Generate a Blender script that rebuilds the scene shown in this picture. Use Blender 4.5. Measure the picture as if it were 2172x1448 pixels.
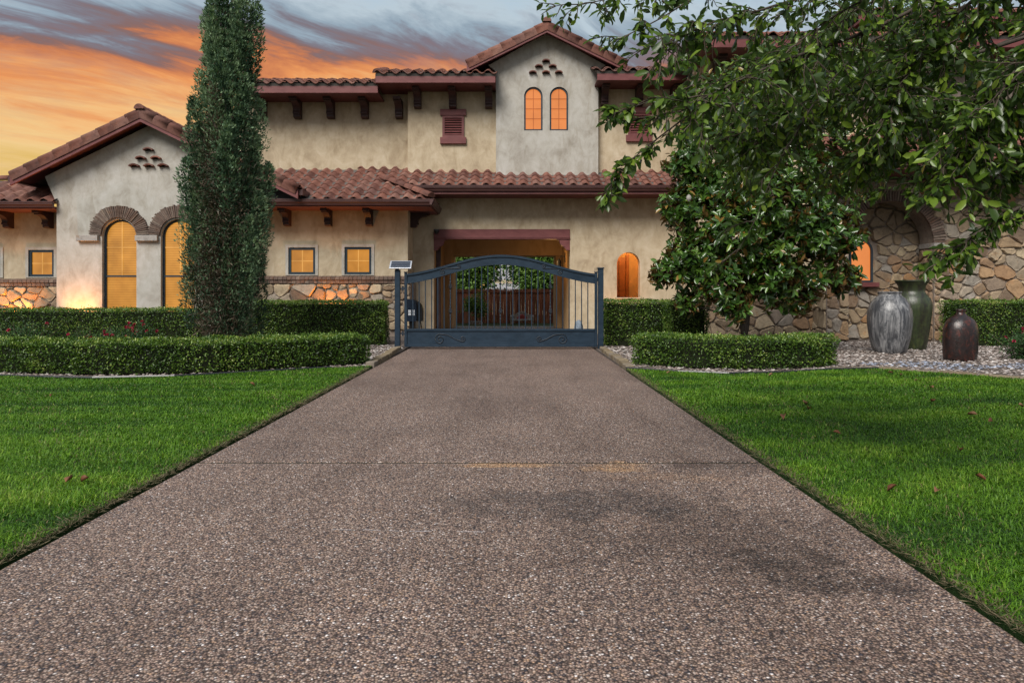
import bpy, bmesh, math, random
import numpy as np
from mathutils import Vector, Matrix
from mathutils.geometry import tessellate_polygon

for o in list(bpy.data.objects): bpy.data.objects.remove(o)
SC = bpy.context.scene
COL = SC.collection
RN = random.Random(11)
NP = np.random.default_rng(11)
PI = math.pi

# ------------------------------------------------------------------ camera
CAMH = 1.16
cam = bpy.data.cameras.new('camera'); cam.lens = 24; cam.sensor_width = 36
cam.shift_y = -103 / 2172; cam.clip_end = 3000; cam.clip_start = 0.05
camo = bpy.data.objects.new('camera', cam); COL.objects.link(camo)
camo.location = (0, 0, CAMH); camo.rotation_euler = (PI / 2, 0, 0)
SC.camera = camo

# ------------------------------------------------------------------ world
W = bpy.data.worlds.new('World'); SC.world = W; W.use_nodes = True
wt = W.node_tree; wt.nodes.clear()
def wn(t, **k):
    n = wt.nodes.new(t)
    for a, b in k.items(): setattr(n, a, b)
    return n
def wmath(op, a, b=None, c=None):
    n = wn('ShaderNodeMath', operation=op)
    for i, v in enumerate((a, b, c)):
        if v is None: continue
        if isinstance(v, (int, float)): n.inputs[i].default_value = v
        else: wt.links.new(v, n.inputs[i])
    return n.outputs[0]
def ramp(nt, stops, fac, interp='LINEAR'):
    n = nt.nodes.new('ShaderNodeValToRGB'); cr = n.color_ramp; cr.interpolation = interp
    while len(cr.elements) > 1: cr.elements.remove(cr.elements[-1])
    for i, (p, c) in enumerate(stops):
        e = cr.elements[0] if i == 0 else cr.elements.new(p)
        e.position = p; e.color = (*c, 1)
    nt.links.new(fac, n.inputs[0])
    return n.outputs[0]
tc = wn('ShaderNodeTexCoord'); sep = wn('ShaderNodeSeparateXYZ')
wt.links.new(tc.outputs['Generated'], sep.inputs[0])
dx, dy, dz = sep.outputs
zc = wmath('MAXIMUM', dz, 0.0); zz = wmath('ADD', zc, 0.16)
pu = wmath('DIVIDE', dx, zz); pv = wmath('DIVIDE', dy, zz)
# streak coordinates of a flat cloud deck: long along (0.55, 0.83), short across
along = wmath('ADD', wmath('MULTIPLY', pu, 0.72), wmath('MULTIPLY', pv, 0.69))
acro = wmath('SUBTRACT', wmath('MULTIPLY', pu, 0.69), wmath('MULTIPLY', pv, 0.72))
def wnoise(sa, sb, scale, detail, seed, rough=0.55, dist=0.0):
    cb = wn('ShaderNodeCombineXYZ')
    wt.links.new(wmath('MULTIPLY', along, sa), cb.inputs[0])
    wt.links.new(wmath('MULTIPLY', acro, sb), cb.inputs[1])
    cb.inputs[2].default_value = seed
    n = wn('ShaderNodeTexNoise'); wt.links.new(cb.outputs[0], n.inputs['Vector'])
    n.inputs['Scale'].default_value = scale; n.inputs['Detail'].default_value = detail
    n.inputs['Roughness'].default_value = rough; n.inputs['Distortion'].default_value = dist
    return n.outputs['Fac']
nA = wnoise(0.55, 1.5, 1.3, 6, 3.1, 0.6, 0.6)
nB = wnoise(0.85, 2.1, 2.4, 10, 7.7, 0.64, 0.55)
nC = wnoise(1.0, 1.8, 3.4, 9, 1.9, 0.64, 0.4)
h = wmath('ADD', zc, wmath('MULTIPLY', wmath('ABSOLUTE', wmath('ADD', dx, 0.12)), 0.11))
h = wmath('ADD', h, wmath('MULTIPLY', wmath('SUBTRACT', nA, 0.5), 0.10))
h = wmath('ADD', h, wmath('MULTIPLY', wmath('SUBTRACT', nB, 0.5), 0.16))
warm = ramp(wt, [(0.0, (.62, .36, .09)), (.19, (.74, .48, .13)), (.235, (.86, .58, .24)), (.27, (.88, .48, .18)), (.30, (.80, .30, .085)),
                 (.322, (.58, .19, .065)), (.338, (.24, .13, .11)), (.358, (.20, .18, .21)), (.375, (.29, .37, .44)), (.40, (.48, .57, .63)), (.46, (.40, .55, .68)),
                 (.56, (.34, .47, .60)), (.68, (.42, .49, .57)), (1.0, (.46, .52, .60))], h)
cool = ramp(wt, [(0.0, (.40, .38, .38)), (.25, (.44, .44, .47)), (.5, (.42, .47, .53)), (1.0, (.46, .52, .60))], h)
# thin dark cloud streaks over everything
cl = ramp(wt, [(0.0, (0, 0, 0)), (.50, (0, 0, 0)), (.66, (1, 1, 1)), (1, (1, 1, 1))], nC)
clf = wmath('MULTIPLY', cl, ramp(wt, [(0, (.05,)*3), (.22, (.12,)*3), (.30, (.32,)*3), (1, (.30,)*3)], zc))
mixd = wn('ShaderNodeMix', data_type='RGBA'); wt.links.new(clf, mixd.inputs[0])
wt.links.new(warm, mixd.inputs[6]); mixd.inputs[7].default_value = (.22, .17, .21, 1)
# the sunset glow belongs to the quarter of the sky behind the house
fr = wn('ShaderNodeMapRange', interpolation_type='SMOOTHSTEP'); wt.links.new(dy, fr.inputs[0])
fr.inputs[1].default_value = -.25; fr.inputs[2].default_value = .7
mixw = wn('ShaderNodeMix', data_type='RGBA'); wt.links.new(fr.outputs[0], mixw.inputs[0])
wt.links.new(cool, mixw.inputs[6]); wt.links.new(mixd.outputs[2], mixw.inputs[7])
SUN_EL, SUN_AZ = 45, 205   # degrees: high, behind the camera and a little to its left
sky = wn('ShaderNodeTexSky', sky_type='NISHITA'); sky.sun_disc = False
sky.sun_elevation = math.radians(SUN_EL); sky.sun_rotation = math.radians(SUN_AZ)
skm = wn('ShaderNodeMix', data_type='RGBA', blend_type='ADD'); skm.inputs[0].default_value = 0.006
wt.links.new(mixw.outputs[2], skm.inputs[6]); wt.links.new(sky.outputs[0], skm.inputs[7])
bg = wn('ShaderNodeBackground'); bg.inputs[1].default_value = 0.48
wt.links.new(skm.outputs[2], bg.inputs[0])
wo = wn('ShaderNodeOutputWorld'); wt.links.new(bg.outputs[0], wo.inputs[0])

# ------------------------------------------------------------------ sun, exposure
sl = bpy.data.lights.new('sun', 'SUN'); sl.energy = 2.2; sl.angle = math.radians(32); sl.color = (1, .95, .88)
so = bpy.data.objects.new('sun', sl); COL.objects.link(so); so.location = (-4, -8, 20)
el, az = math.radians(SUN_EL), math.radians(SUN_AZ)
sdir = Vector((math.sin(az) * math.cos(el), math.cos(az) * math.cos(el), math.sin(el)))
so.rotation_euler = sdir.to_track_quat('Z', 'Y').to_euler()
SC.view_settings.view_transform = 'Standard'; SC.view_settings.look = 'None'
SC.view_settings.exposure = 1.08; SC.view_settings.gamma = 1.0
SC.view_settings.use_curve_mapping = False
SC.render.engine = 'CYCLES'
SC.cycles.use_denoising = True
SC.cycles.max_bounces = 8; SC.cycles.transparent_max_bounces = 8

# ------------------------------------------------------------------ measuring: photo pixel + distance -> metres
FP = 1448.0
def PX(px, D): return (px - 1086) * D / FP
def PZ(py, D): return CAMH + (621 - py) * D / FP
def GD(py): return FP * CAMH / (py - 621)      # distance of a ground point seen at row py

# ------------------------------------------------------------------ materials
def mk(name, base=(.5, .5, .5), rough=.7, spec=.35, metal=0):
    m = bpy.data.materials.new(name); m.use_nodes = True
    b = m.node_tree.nodes['Principled BSDF']
    b.inputs['Base Color'].default_value = (*base, 1); b.inputs['Roughness'].default_value = rough
    b.inputs['Specular IOR Level'].default_value = spec; b.inputs['Metallic'].default_value = metal
    return m, m.node_tree, b
def nd(nt, t, ins=None, **k):
    n = nt.nodes.new(t)
    for a, b in k.items(): setattr(n, a, b)
    for a, b in (ins or {}).items():
        if hasattr(b, 'is_linked') or isinstance(b, bpy.types.NodeSocket): nt.links.new(b, n.inputs[a])
        else: n.inputs[a].default_value = b
    return n
def noise(nt, vec, scale, detail=5, rough=.55, dist=0):
    return nd(nt, 'ShaderNodeTexNoise', {'Vector': vec, 'Scale': scale, 'Detail': detail, 'Roughness': rough, 'Distortion': dist}).outputs['Fac']
def mixc(nt, fac, a, b, blend='MIX'):
    n = nt.nodes.new('ShaderNodeMix'); n.data_type = 'RGBA'; n.blend_type = blend
    for i, v in ((0, fac), (6, a), (7, b)):
        if isinstance(v, bpy.types.NodeSocket): nt.links.new(v, n.inputs[i])
        elif i == 0: n.inputs[0].default_value = v
        else: n.inputs[i].default_value = (*v, 1)
    return n.outputs[2]
def mth(nt, op, a, b=0.0):
    n = nt.nodes.new('ShaderNodeMath'); n.operation = op
    for i, v in enumerate((a, b)):
        if isinstance(v, bpy.types.NodeSocket): nt.links.new(v, n.inputs[i])
        else: n.inputs[i].default_value = v
    return n.outputs[0]
def bump(nt, b, hgt, strength=.4, dist=.01):
    n = nd(nt, 'ShaderNodeBump', {'Height': hgt, 'Strength': strength, 'Distance': dist})
    nt.links.new(n.outputs[0], b.inputs['Normal'])
def geo(nt): return nt.nodes.new('ShaderNodeNewGeometry').outputs['Position']
def stretched(nt, vec, s):
    return nd(nt, 'ShaderNodeVectorMath', {0: vec, 1: s}, operation='MULTIPLY').outputs[0]
def rnd(nt): return nt.nodes.new('ShaderNodeObjectInfo').outputs['Random']
def attr(nt, name='col'):
    n = nt.nodes.new('ShaderNodeAttribute'); n.attribute_name = name; return n.outputs['Fac']

def stucco(name, a, b, c):
    m, nt, bs = mk(name, rough=.9, spec=.2); p = geo(nt)
    n1 = noise(nt, p, 1.1, 8, .62, 1.2); n2 = noise(nt, stretched(nt, p, (1, 1, .8)), 3.4, 9, .70, .7); n3 = noise(nt, p, 38, 4)
    col = ramp(nt, [(.30, a), (.5, b), (.70, c)], mth(nt, 'ADD', mth(nt, 'MULTIPLY', n1, .45), mth(nt, 'MULTIPLY', n2, .55)))
    stre = noise(nt, stretched(nt, p, (2.6, 2.6, .9)), 1.3, 7, .68, .5)
    stain = ramp(nt, [(.36, (.72, .68, .62)), (.5, (1, 1, 1)), (1, (1, 1, 1))], stre)
    col = mixc(nt, .55, col, stain, 'MULTIPLY')
    nt.links.new(col, bs.inputs['Base Color'])
    tro = noise(nt, stretched(nt, p, (1, 1, .8)), 8, 7, .66, .5)
    bump(nt, bs, mth(nt, 'ADD', mth(nt, 'MULTIPLY', tro, .7), mth(nt, 'MULTIPLY', n3, .3)), .5, .012)
    return m
M = {}
M['stucco'] = stucco('tan_stucco', (.29, .225, .15), (.44, .36, .25), (.55, .475, .36))
M['stucco_sky_grey'] = stucco('sky_grey_stucco', (.26, .235, .20), (.39, .37, .33), (.49, .475, .45))  # tower and gable tone: bluish sky light put into the stucco colour
M['stucco_warm'] = stucco('ochre_stucco', (.36, .23, .11), (.42, .28, .14), (.46, .31, .17))

def wornpaint(name, a, b, rough=.5, sc=3, spec=.4, bmp=.15, metal=0):
    m, nt, bs = mk(name, a, rough, spec, metal); p = geo(nt)
    n = noise(nt, stretched(nt, p, (1, 1, 2.5)), sc, 7, .65, .4)
    nt.links.new(ramp(nt, [(.35, a), (.65, b)], n), bs.inputs['Base Color'])
    r = nd(nt, 'ShaderNodeMapRange', {0: noise(nt, p, 6, 5), 3: rough - .12, 4: min(1, rough + .2)}).outputs[0]
    nt.links.new(r, bs.inputs['Roughness'])
    bump(nt, bs, noise(nt, p, 45, 4), bmp, .003)
    return m
M['maroon'] = wornpaint('maroon_paint', (.115, .030, .030), (.165, .05, .048), .5)
M['soffit'] = wornpaint('maroon_soffit_paint', (.085, .026, .026), (.12, .038, .035), .6)
M['gutter'] = wornpaint('brown_gutter_metal', (.055, .022, .020), (.075, .032, .028), .35, spec=.5)
M['dkwood'] = wornpaint('dark_stained_wood', (.026, .011, .010), (.05, .02, .017), .55)
M['gate'] = wornpaint('blue_black_iron_paint', (.007, .018, .032), (.014, .030, .050), .44, sc=5, spec=.32)
M['iron'] = wornpaint('dark_iron', (.012, .018, .026), (.022, .03, .042), .45, sc=8, spec=.5)
M['frame'] = wornpaint('dark_blue_window_frame', (.012, .025, .036), (.02, .036, .05), .4)
M['closure'] = wornpaint('grey_eave_closure', (.07, .065, .06), (.11, .1, .09), .8)
M['alu'] = mk('brushed_aluminium', (.62, .65, .70), .35, .5, .6)[0]
M['cell'] = mk('solar_cell', (.008, .014, .028), .15, .6)[0]
M['black'] = mk('black_plastic', (.008, .009, .011), .35, .5)[0]
M['boxblue'] = mk('blue_black_plastic', (.006, .016, .034), .35, .5)[0]
M['white'] = mk('white_label', (.65, .68, .72), .5)[0]
M['hole'] = mk('dark_hollow', (.02, .016, .012), .9)[0]

def tile_mat():
    m, nt, bs = mk('terracotta_tile', rough=.75, spec=.3); p = geo(nt); r = rnd(nt)
    base = ramp(nt, [(0, (.105, .044, .034)), (.25, (.16, .066, .048)), (.55, (.21, .088, .062)), (.8, (.15, .074, .06)), (1, (.27, .135, .10))], r)
    n = noise(nt, p, 7, 7, .65, .8)
    base = mixc(nt, .85, base, ramp(nt, [(.3, (.45, .42, .42)), (.5, (.92, .9, .9)), (.72, (1.2, 1.15, 1.1))], n), 'MULTIPLY')
    n2 = noise(nt, p, 60, 3)
    base = mixc(nt, .5, base, ramp(nt, [(.35, (.65, .65, .65)), (.6, (1.05, 1.05, 1.05))], n2), 'MULTIPLY')
    nt.links.new(base, bs.inputs['Base Color'])
    bump(nt, bs, mth(nt, 'ADD', n2, n), .3, .006)
    return m
M['tile'] = tile_mat()
def stone_mat(name, stops, bm=.7):
    m, nt, bs = mk(name, rough=.88, spec=.25); p = geo(nt); r = rnd(nt)
    base = ramp(nt, stops, r)
    n = noise(nt, p, 9, 9, .68, .6); n2 = noise(nt, p, 40, 5, .6)
    base = mixc(nt, .9, base, ramp(nt, [(.28, (.5, .46, .42)), (.5, (.95, .95, .95)), (.7, (1.2, 1.17, 1.1))], n), 'MULTIPLY')
    rust = ramp(nt, [(.58, (1, 1, 1)), (.72, (1.0, .72, .48))], noise(nt, p, 3.1, 6, .6, .5))
    base = mixc(nt, .7, base, rust, 'MULTIPLY')
    nt.links.new(base, bs.inputs['Base Color'])
    bump(nt, bs, mth(nt, 'ADD', n, mth(nt, 'MULTIPLY', n2, .5)), bm, .02)
    return m
M['stone'] = stone_mat('tan_fieldstone', [(0, (.37, .285, .185)), (.16, (.22, .15, .10)), (.34, (.43, .35, .24)), (.48, (.15, .10, .07)), (.62, (.34, .27, .19)), (.76, (.27, .245, .215)), (.88, (.29, .165, .08)), (1, (.50, .42, .30))])
M['mortar'] = stone_mat('mortar', [(0, (.21, .17, .14)), (1, (.23, .19, .16))], .3)
M['brick'] = stone_mat('weathered_brick', [(0, (.115, .075, .058)), (.4, (.15, .105, .085)), (.7, (.10, .072, .06)), (1, (.20, .155, .125))], .5)
M['impost'] = stone_mat('grey_limestone', [(0, (.27, .25, .235)), (1, (.33, .31, .29))], .5)
M['edging'] = stone_mat('edging_stone', [(0, (.16, .125, .08)), (.5, (.22, .175, .115)), (1, (.19, .16, .13))], .5)

def lit(name, col, slat=None, strength=1.0, patch=.55):
    m, nt, bs = mk(name, (.035, .022, .010), .22, .5); p = geo(nt)
    n = noise(nt, p, 2.2, 4, .5)
    c = mixc(nt, patch, col, ramp(nt, [(.3, (.55, .5, .42)), (.52, (1, 1, 1)), (.72, (1.35, 1.36, 1.4))], n), 'MULTIPLY')
    if slat:
        sp = nd(nt, 'ShaderNodeSeparateXYZ', {0: p}).outputs[2]
        s = mth(nt, 'FRACT', mth(nt, 'MULTIPLY', sp, 1.0 / slat))
        st = ramp(nt, [(0, (.55, .5, .42)), (.16, (1, 1, 1)), (.55, (1.12, 1.12, 1.12)), (1, (.80, .77, .72))], s)
        c = mixc(nt, .8, c, st, 'MULTIPLY')
    nt.links.new(c, bs.inputs['Emission Color']); bs.inputs['Emission Strength'].default_value = strength
    return m
M['pane'] = lit('lit_window_amber', (.29, .125, .020), .062, .95)
M['pane_small'] = lit('lit_window_blind', (.27, .112, .018), .03, .95)
M['pane_or'] = lit('lit_window_orange', (.39, .120, .030), .028, .95, .2)
M['muntin_lit'] = lit('amber_muntin', (.36, .175, .042), None, .95)
M['muntin_dk'] = lit('orange_muntin', (.20, .045, .01), None, .95)
M['bulb'] = lit('lamp_glass', (1.0, .5, .14), None, 9.0)

def drive_mat():
    m, nt, bs = mk('exposed_aggregate', rough=.62, spec=.4); p = geo(nt)
    p2 = stretched(nt, p, (1, 1, .4))
    wob = nd(nt, 'ShaderNodeTexNoise', {'Vector': p2, 'Scale': 60.0, 'Detail': 2.0})
    pw = nd(nt, 'ShaderNodeVectorMath', {0: p2, 1: stretched(nt, wob.outputs['Color'], (.006, .006, .006))}, operation='ADD').outputs[0]
    v = nd(nt, 'ShaderNodeTexVoronoi', {'Vector': pw, 'Scale': 112.0, 'Randomness': 1.0})
    ch = nd(nt, 'ShaderNodeSeparateColor', {0: v.outputs['Color']})
    peb = ramp(nt, [(0, (.035, .034, .042)), (.14, (.10, .072, .060)), (.32, (.17, .122, .094)), (.5, (.225, .165, .13)), (.66, (.145, .095, .076)),
                    (.78, (.30, .25, .21)), (.92, (.27, .175, .11)), (.985, (.42, .39, .36)), (1, (.58, .56, .54))], ch.outputs[0])
    edge = ramp(nt, [(.18, (1.42, 1.42, 1.42)), (.42, (.85, .85, .85)), (.66, (.26, .25, .25))], mth(nt, 'MULTIPLY', v.outputs['Distance'], 1.0))
    col = mixc(nt, 1, peb, edge, 'MULTIPLY')
    big = noise(nt, p, .8, 7, .62, .5)
    col = mixc(nt, 1, col, ramp(nt, [(.3, (.74, .71, .70)), (.5, (.97, .96, .95)), (.72, (1.15, 1.12, 1.1))], big), 'MULTIPLY')
    tread = noise(nt, stretched(nt, p, (2.2, .22, 1)), 1.1, 5, .6, .4)
    col = mixc(nt, .8, col, ramp(nt, [(.34, (.78, .76, .75)), (.52, (1, 1, 1)), (1, (1, 1, 1))], tread), 'MULTIPLY')
    # oil and damp stains: (x, y, rx, ry, strength)
    sx = nd(nt, 'ShaderNodeSeparateXYZ', {0: p})
    wv = mth(nt, 'MULTIPLY', mth(nt, 'SUBTRACT', noise(nt, p, 4.2, 9, .74), .5), 5.0)
    for (x0, y0, rx, ry, s, cc) in [(.32, 3.76, .85, .30, .75, (.40, .42, .45)), (.95, 3.25, 1.05, .5, .6, (.5, .48, .47)), (1.20, 2.95, .36, .17, .8, (.36, .35, .35)), (1.35, 2.71, .34, .12, .8, (.34, .33, .33)),
                                (1.5, 4.6, .45, .16, .6, (.5, .48, .48)), (.0, 4.60, .42, .07, .9, (1.7, 1.45, 1.0)), (.68, 4.56, .28, .16, .9, (1.75, 1.5, 1.05)), (1.0, 4.3, .5, .12, .35, (1.5, 1.3, 1.0)), (-.6, 8.0, .9, 1.4, .25, (.7, .68, .67))]:
        d1 = mth(nt, 'DIVIDE', mth(nt, 'SUBTRACT', sx.outputs[0], x0), rx); d2 = mth(nt, 'DIVIDE', mth(nt, 'SUBTRACT', sx.outputs[1], y0), ry)
        dd = mth(nt, 'ADD', mth(nt, 'ADD', mth(nt, 'MULTIPLY', d1, d1), mth(nt, 'MULTIPLY', d2, d2)), wv)
        f = nd(nt, 'ShaderNodeMapRange', {0: dd, 1: 1.2, 2: .0, 3: 0.0, 4: s}, interpolation_type='SMOOTHSTEP').outputs[0]
        col = mixc(nt, f, col, cc, 'MULTIPLY')
    # fine pale hairline crack
    yy = mth(nt, 'SUBTRACT', mth(nt, 'ADD', sx.outputs[1], mth(nt, 'MULTIPLY', noise(nt, p, 3, 5), .05)), 3.335)
    yy = mth(nt, 'ADD', yy, mth(nt, 'MULTIPLY', sx.outputs[0], .05))
    ln = mth(nt, 'LESS_THAN', mth(nt, 'ABSOLUTE', yy), .004)
    inx = mth(nt, 'MULTIPLY', mth(nt, 'GREATER_THAN', sx.outputs[0], -.95), mth(nt, 'LESS_THAN', sx.outputs[0], .05))
    brk = mth(nt, 'GREATER_THAN', noise(nt, p, 11, 4), .5)
    col = mixc(nt, mth(nt, 'MULTIPLY', mth(nt, 'MULTIPLY', ln, inx), mth(nt, 'MULTIPLY', brk, .38)), col, (.5, .5, .5))
    col = mixc(nt, 1, col, ramp(nt, [(.34, (.84, .825, .84)), (.5, (1.29, 1.25, 1.275)), (.66, (1.70, 1.65, 1.69))], noise(nt, p, 34, 5, .75)), 'MULTIPLY')
    nt.links.new(col, bs.inputs['Base Color'])
    hg = mth(nt, 'SUBTRACT', 1.0, v.outputs['Distance'])
    bump(nt, bs, hg, .75, .005)
    return m
M['drive'] = drive_mat()
def pave_mat():
    m, nt, bs = mk('pale_paving', (.32, .28, .25), .8); p = geo(nt)
    n = noise(nt, p, 3, 7); nt.links.new(ramp(nt, [(.3, (.24, .2, .175)), (.7, (.36, .32, .29))], n), bs.inputs['Base Color'])
    bump(nt, bs, noise(nt, p, 50, 3), .3, .004); return m
M['pave'] = pave_mat()
def soil_mat(name, a, b, c, sc=20):
    m, nt, bs = mk(name, rough=.95, spec=.15); p = geo(nt)
    n = noise(nt, p, sc, 8, .7); n0 = noise(nt, p, 1.2, 4)
    nt.links.new(ramp(nt, [(.3, a), (.5, b), (.7, c)], mth(nt, 'ADD', mth(nt, 'MULTIPLY', n, .7), mth(nt, 'MULTIPLY', n0, .3))), bs.inputs['Base Color'])
    bump(nt, bs, n, .8, .02); return m
M['turf'] = soil_mat('turf_soil', (.016, .028, .008), (.022, .05, .012), (.035, .075, .018))
M['dirt'] = soil_mat('bare_dirt', (.025, .018, .012), (.05, .036, .025), (.09, .068, .048), 30)
M['ground'] = soil_mat('garden_ground', (.03, .04, .015), (.05, .06, .025), (.06, .06, .03), 4)
M['bed'] = soil_mat('chip_bed', (.055, .045, .04), (.12, .10, .088), (.20, .17, .15), 45)

def leaf_mat(name, stops, rough=.45, spec=.4, trans=.25, under=None, vein=False, tint=1.25):
    m, nt, bs = mk(name, rough=rough, spec=spec)
    c = ramp(nt, stops, attr(nt))
    if under:
        bf = nt.nodes.new('ShaderNodeNewGeometry').outputs['Backfacing']
        c = mixc(nt, bf, c, under)
    nt.links.new(c, bs.inputs['Base Color'])
    if trans > 0:
        tr = nd(nt, 'ShaderNodeBsdfTranslucent', {'Color': mixc(nt, 1, c, (tint, tint * 1.05, tint * .6), 'MULTIPLY')})
        mx = nd(nt, 'ShaderNodeMixShader', {0: trans, 1: bs.outputs[0], 2: tr.outputs[0]})
        nt.links.new(mx.outputs[0], nt.nodes['Material Output'].inputs[0])
    return m
M['hedge'] = leaf_mat('box_leaf', [(0, (.014, .038, .006)), (.32, (.044, .096, .011)), (.66, (.095, .175, .019)), (.92, (.175, .26, .038)), (1, (.30, .35, .09))], .38, .45, .2)
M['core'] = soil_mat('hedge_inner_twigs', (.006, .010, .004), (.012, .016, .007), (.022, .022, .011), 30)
M['grass'] = leaf_mat('grass_blade', [(0, (.20, .155, .075)), (.05, (.13, .12, .05)), (.08, (.022, .072, .005)), (.35, (.062, .158, .009)), (.7, (.118, .245, .014)), (.93, (.20, .33, .028)), (1, (.29, .36, .07))], .5, .3, .3)
M['drygrass'] = leaf_mat('dry_grass_blade', [(0, (.10, .075, .045)), (.5, (.17, .14, .085)), (1, (.06, .07, .03))], .8, .2, .15)
M['cypress'] = leaf_mat('cypress_spray', [(0, (.055, .042, .028)), (.06, (.085, .062, .04)), (.08, (.016, .040, .022)), (.33, (.048, .098, .052)), (.66, (.115, .19, .105)), (1, (.21, .30, .165))], .6, .25, .15)
M['drytwig'] = leaf_mat('dry_cypress_spray', [(0, (.05, .035, .022)), (.5, (.10, .075, .05)), (1, (.17, .14, .11))], .85, .15, .1)
M['magnolia'] = leaf_mat('magnolia_leaf', [(0, (.010, .032, .007)), (.4, (.034, .084, .012)), (.74, (.080, .155, .020)), (.93, (.15, .22, .032)), (1, (.20, .12, .026))], .24, .5, .1, under=(.14, .082, .028))
M['oak'] = leaf_mat('live_oak_leaf', [(0, (.022, .050, .008)), (.32, (.065, .125, .014)), (.66, (.13, .215, .024)), (.95, (.21, .30, .038)), (1, (.28, .19, .03))], .30, .5, .45, under=(.06, .10, .035))
M['shrub'] = leaf_mat('shrub_leaf', [(0, (.012, .04, .012)), (.6, (.03, .085, .022)), (1, (.08, .15, .04))], .5, .35, .25)
M['yshrub'] = leaf_mat('yellow_green_shrub_leaf', [(0, (.04, .09, .015)), (.6, (.11, .19, .03)), (1, (.32, .36, .06))], .45, .4, .25)  # yellow green leaf colours of the small potted tree
M['fartree'] = leaf_mat('far_tree_leaf', [(0, (.05, .11, .022)), (.6, (.13, .24, .05)), (1, (.25, .36, .09))], .6, .3, .3)
M['petal'] = leaf_mat('red_petal', [(0, (.20, .008, .03)), (.6, (.38, .015, .06)), (1, (.5, .05, .12))], .6, .3, .25)
M['dead'] = leaf_mat('dry_brown_leaf', [(0, (.09, .035, .018)), (.6, (.17, .065, .03)), (1, (.28, .16, .09))], .6, .3, .1)
def bark(name, a, b):
    m, nt, bs = mk(name, rough=.9, spec=.2); p = geo(nt)
    n = noise(nt, stretched(nt, p, (1, 1, .25)), 26, 7, .65, .6)
    nt.links.new(ramp(nt, [(.3, a), (.7, b)], n), bs.inputs['Base Color']); bump(nt, bs, n, .7, .015); return m
M['bark'] = bark('grey_bark', (.03, .024, .019), (.085, .07, .056))
M['twig'] = bark('brown_twig', (.035, .028, .02), (.10, .08, .06))
def chip_mat(name, stops):
    m, nt, bs = mk(name, rough=.8, spec=.3)
    nt.links.new(ramp(nt, stops, attr(nt)), bs.inputs['Base Color']); return m
M['chips'] = chip_mat('pale_stone_chips', [(0, (.10, .072, .06)), (.3, (.20, .158, .135)), (.6, (.31, .262, .235)), (.88, (.43, .385, .355)), (1, (.62, .58, .55))])
M['blue_chips'] = chip_mat('blue_grey_stone_chips', [(0, (.12, .13, .17)), (.5, (.26, .29, .36)), (1, (.45, .49, .58))])
def glaze(name, stops, drip, rough=.22, zs=1.2, thr=(.42, .6)):
    m, nt, bs = mk(name, rough=rough, spec=.55)
    p = nt.nodes.new('ShaderNodeTexCoord').outputs['Object']
    n = noise(nt, stretched(nt, p, (7, 7, zs)), 1.6, 9, .75, .7); n2 = noise(nt, p, 14, 7, .65)
    c = ramp(nt, stops, n)
    f = ramp(nt, [(thr[0], (0, 0, 0)), (thr[1], (1, 1, 1))], mth(nt, 'ADD', mth(nt, 'MULTIPLY', n2, .5), mth(nt, 'MULTIPLY', noise(nt, stretched(nt, p, (9, 9, .8)), 1.1, 6, .6), .5)))
    nt.links.new(mixc(nt, f, c, drip), bs.inputs['Base Color'])
    nt.links.new(nd(nt, 'ShaderNodeMapRange', {0: n2, 3: rough - .08, 4: rough + .35}).outputs[0], bs.inputs['Roughness'])
    bump(nt, bs, mth(nt, 'ADD', n2, n), .35, .012); return m
M['pot_grey'] = glaze('grey_drip_glaze', [(.32, (.012, .014, .018)), (.46, (.06, .062, .068)), (.58, (.20, .20, .205)), (.72, (.34, .335, .33))], (.035, .04, .048), .22, .7, (.56, .64))
M['pot_green'] = glaze('green_brown_glaze', [(.3, (.010, .016, .008)), (.5, (.03, .045, .016)), (.7, (.075, .09, .028))], (.014, .013, .008), .25, .8)
M['pot_red'] = glaze('oxblood_glaze', [(.36, (.008, .006, .006)), (.52, (.022, .010, .008)), (.64, (.085, .020, .013)), (.76, (.16, .055, .03))], (.010, .008, .009), .2, 4.0, (.5, .58))
def fence_mat():
    m, nt, bs = mk('red_brown_fence_board', rough=.8, spec=.2); p = geo(nt)
    n = noise(nt, stretched(nt, p, (9, 9, .8)), 2.2, 7, .65); r = rnd(nt)
    c = ramp(nt, [(.3, (.10, .034, .020)), (.5, (.21, .075, .042)), (.72, (.34, .16, .10))], n)
    c = mixc(nt, .8, c, ramp(nt, [(0, (.6, .6, .6)), (1, (1.25, 1.2, 1.15))], r), 'MULTIPLY')
    nt.links.new(c, bs.inputs['Base Color']); return m
M['fence'] = fence_mat()
M['bench'] = stone_mat('painted_cast_stone', [(0, (.34, .32, .30)), (1, (.4, .38, .35))], .5)
M['cushion'] = mk('red_cushion', (.28, .05, .045), .8)[0]
def shingle_mat():
    m, nt, bs = mk('grey_shingle', rough=.95, spec=.1); p = geo(nt)
    n = noise(nt, p, 16, 4, .7); nt.links.new(ramp(nt, [(.3, (.16, .16, .17)), (.7, (.34, .33, .34))], n), bs.inputs['Base Color']); return m
M['shingle'] = shingle_mat()
M['doorwood'] = wornpaint('amber_varnished_wood', (.17, .06, .018), (.26, .10, .03), .4)
M['rock'] = stone_mat('blue_grey_rock', [(0, (.22, .27, .33)), (1, (.28, .33, .38))], .8)

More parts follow.
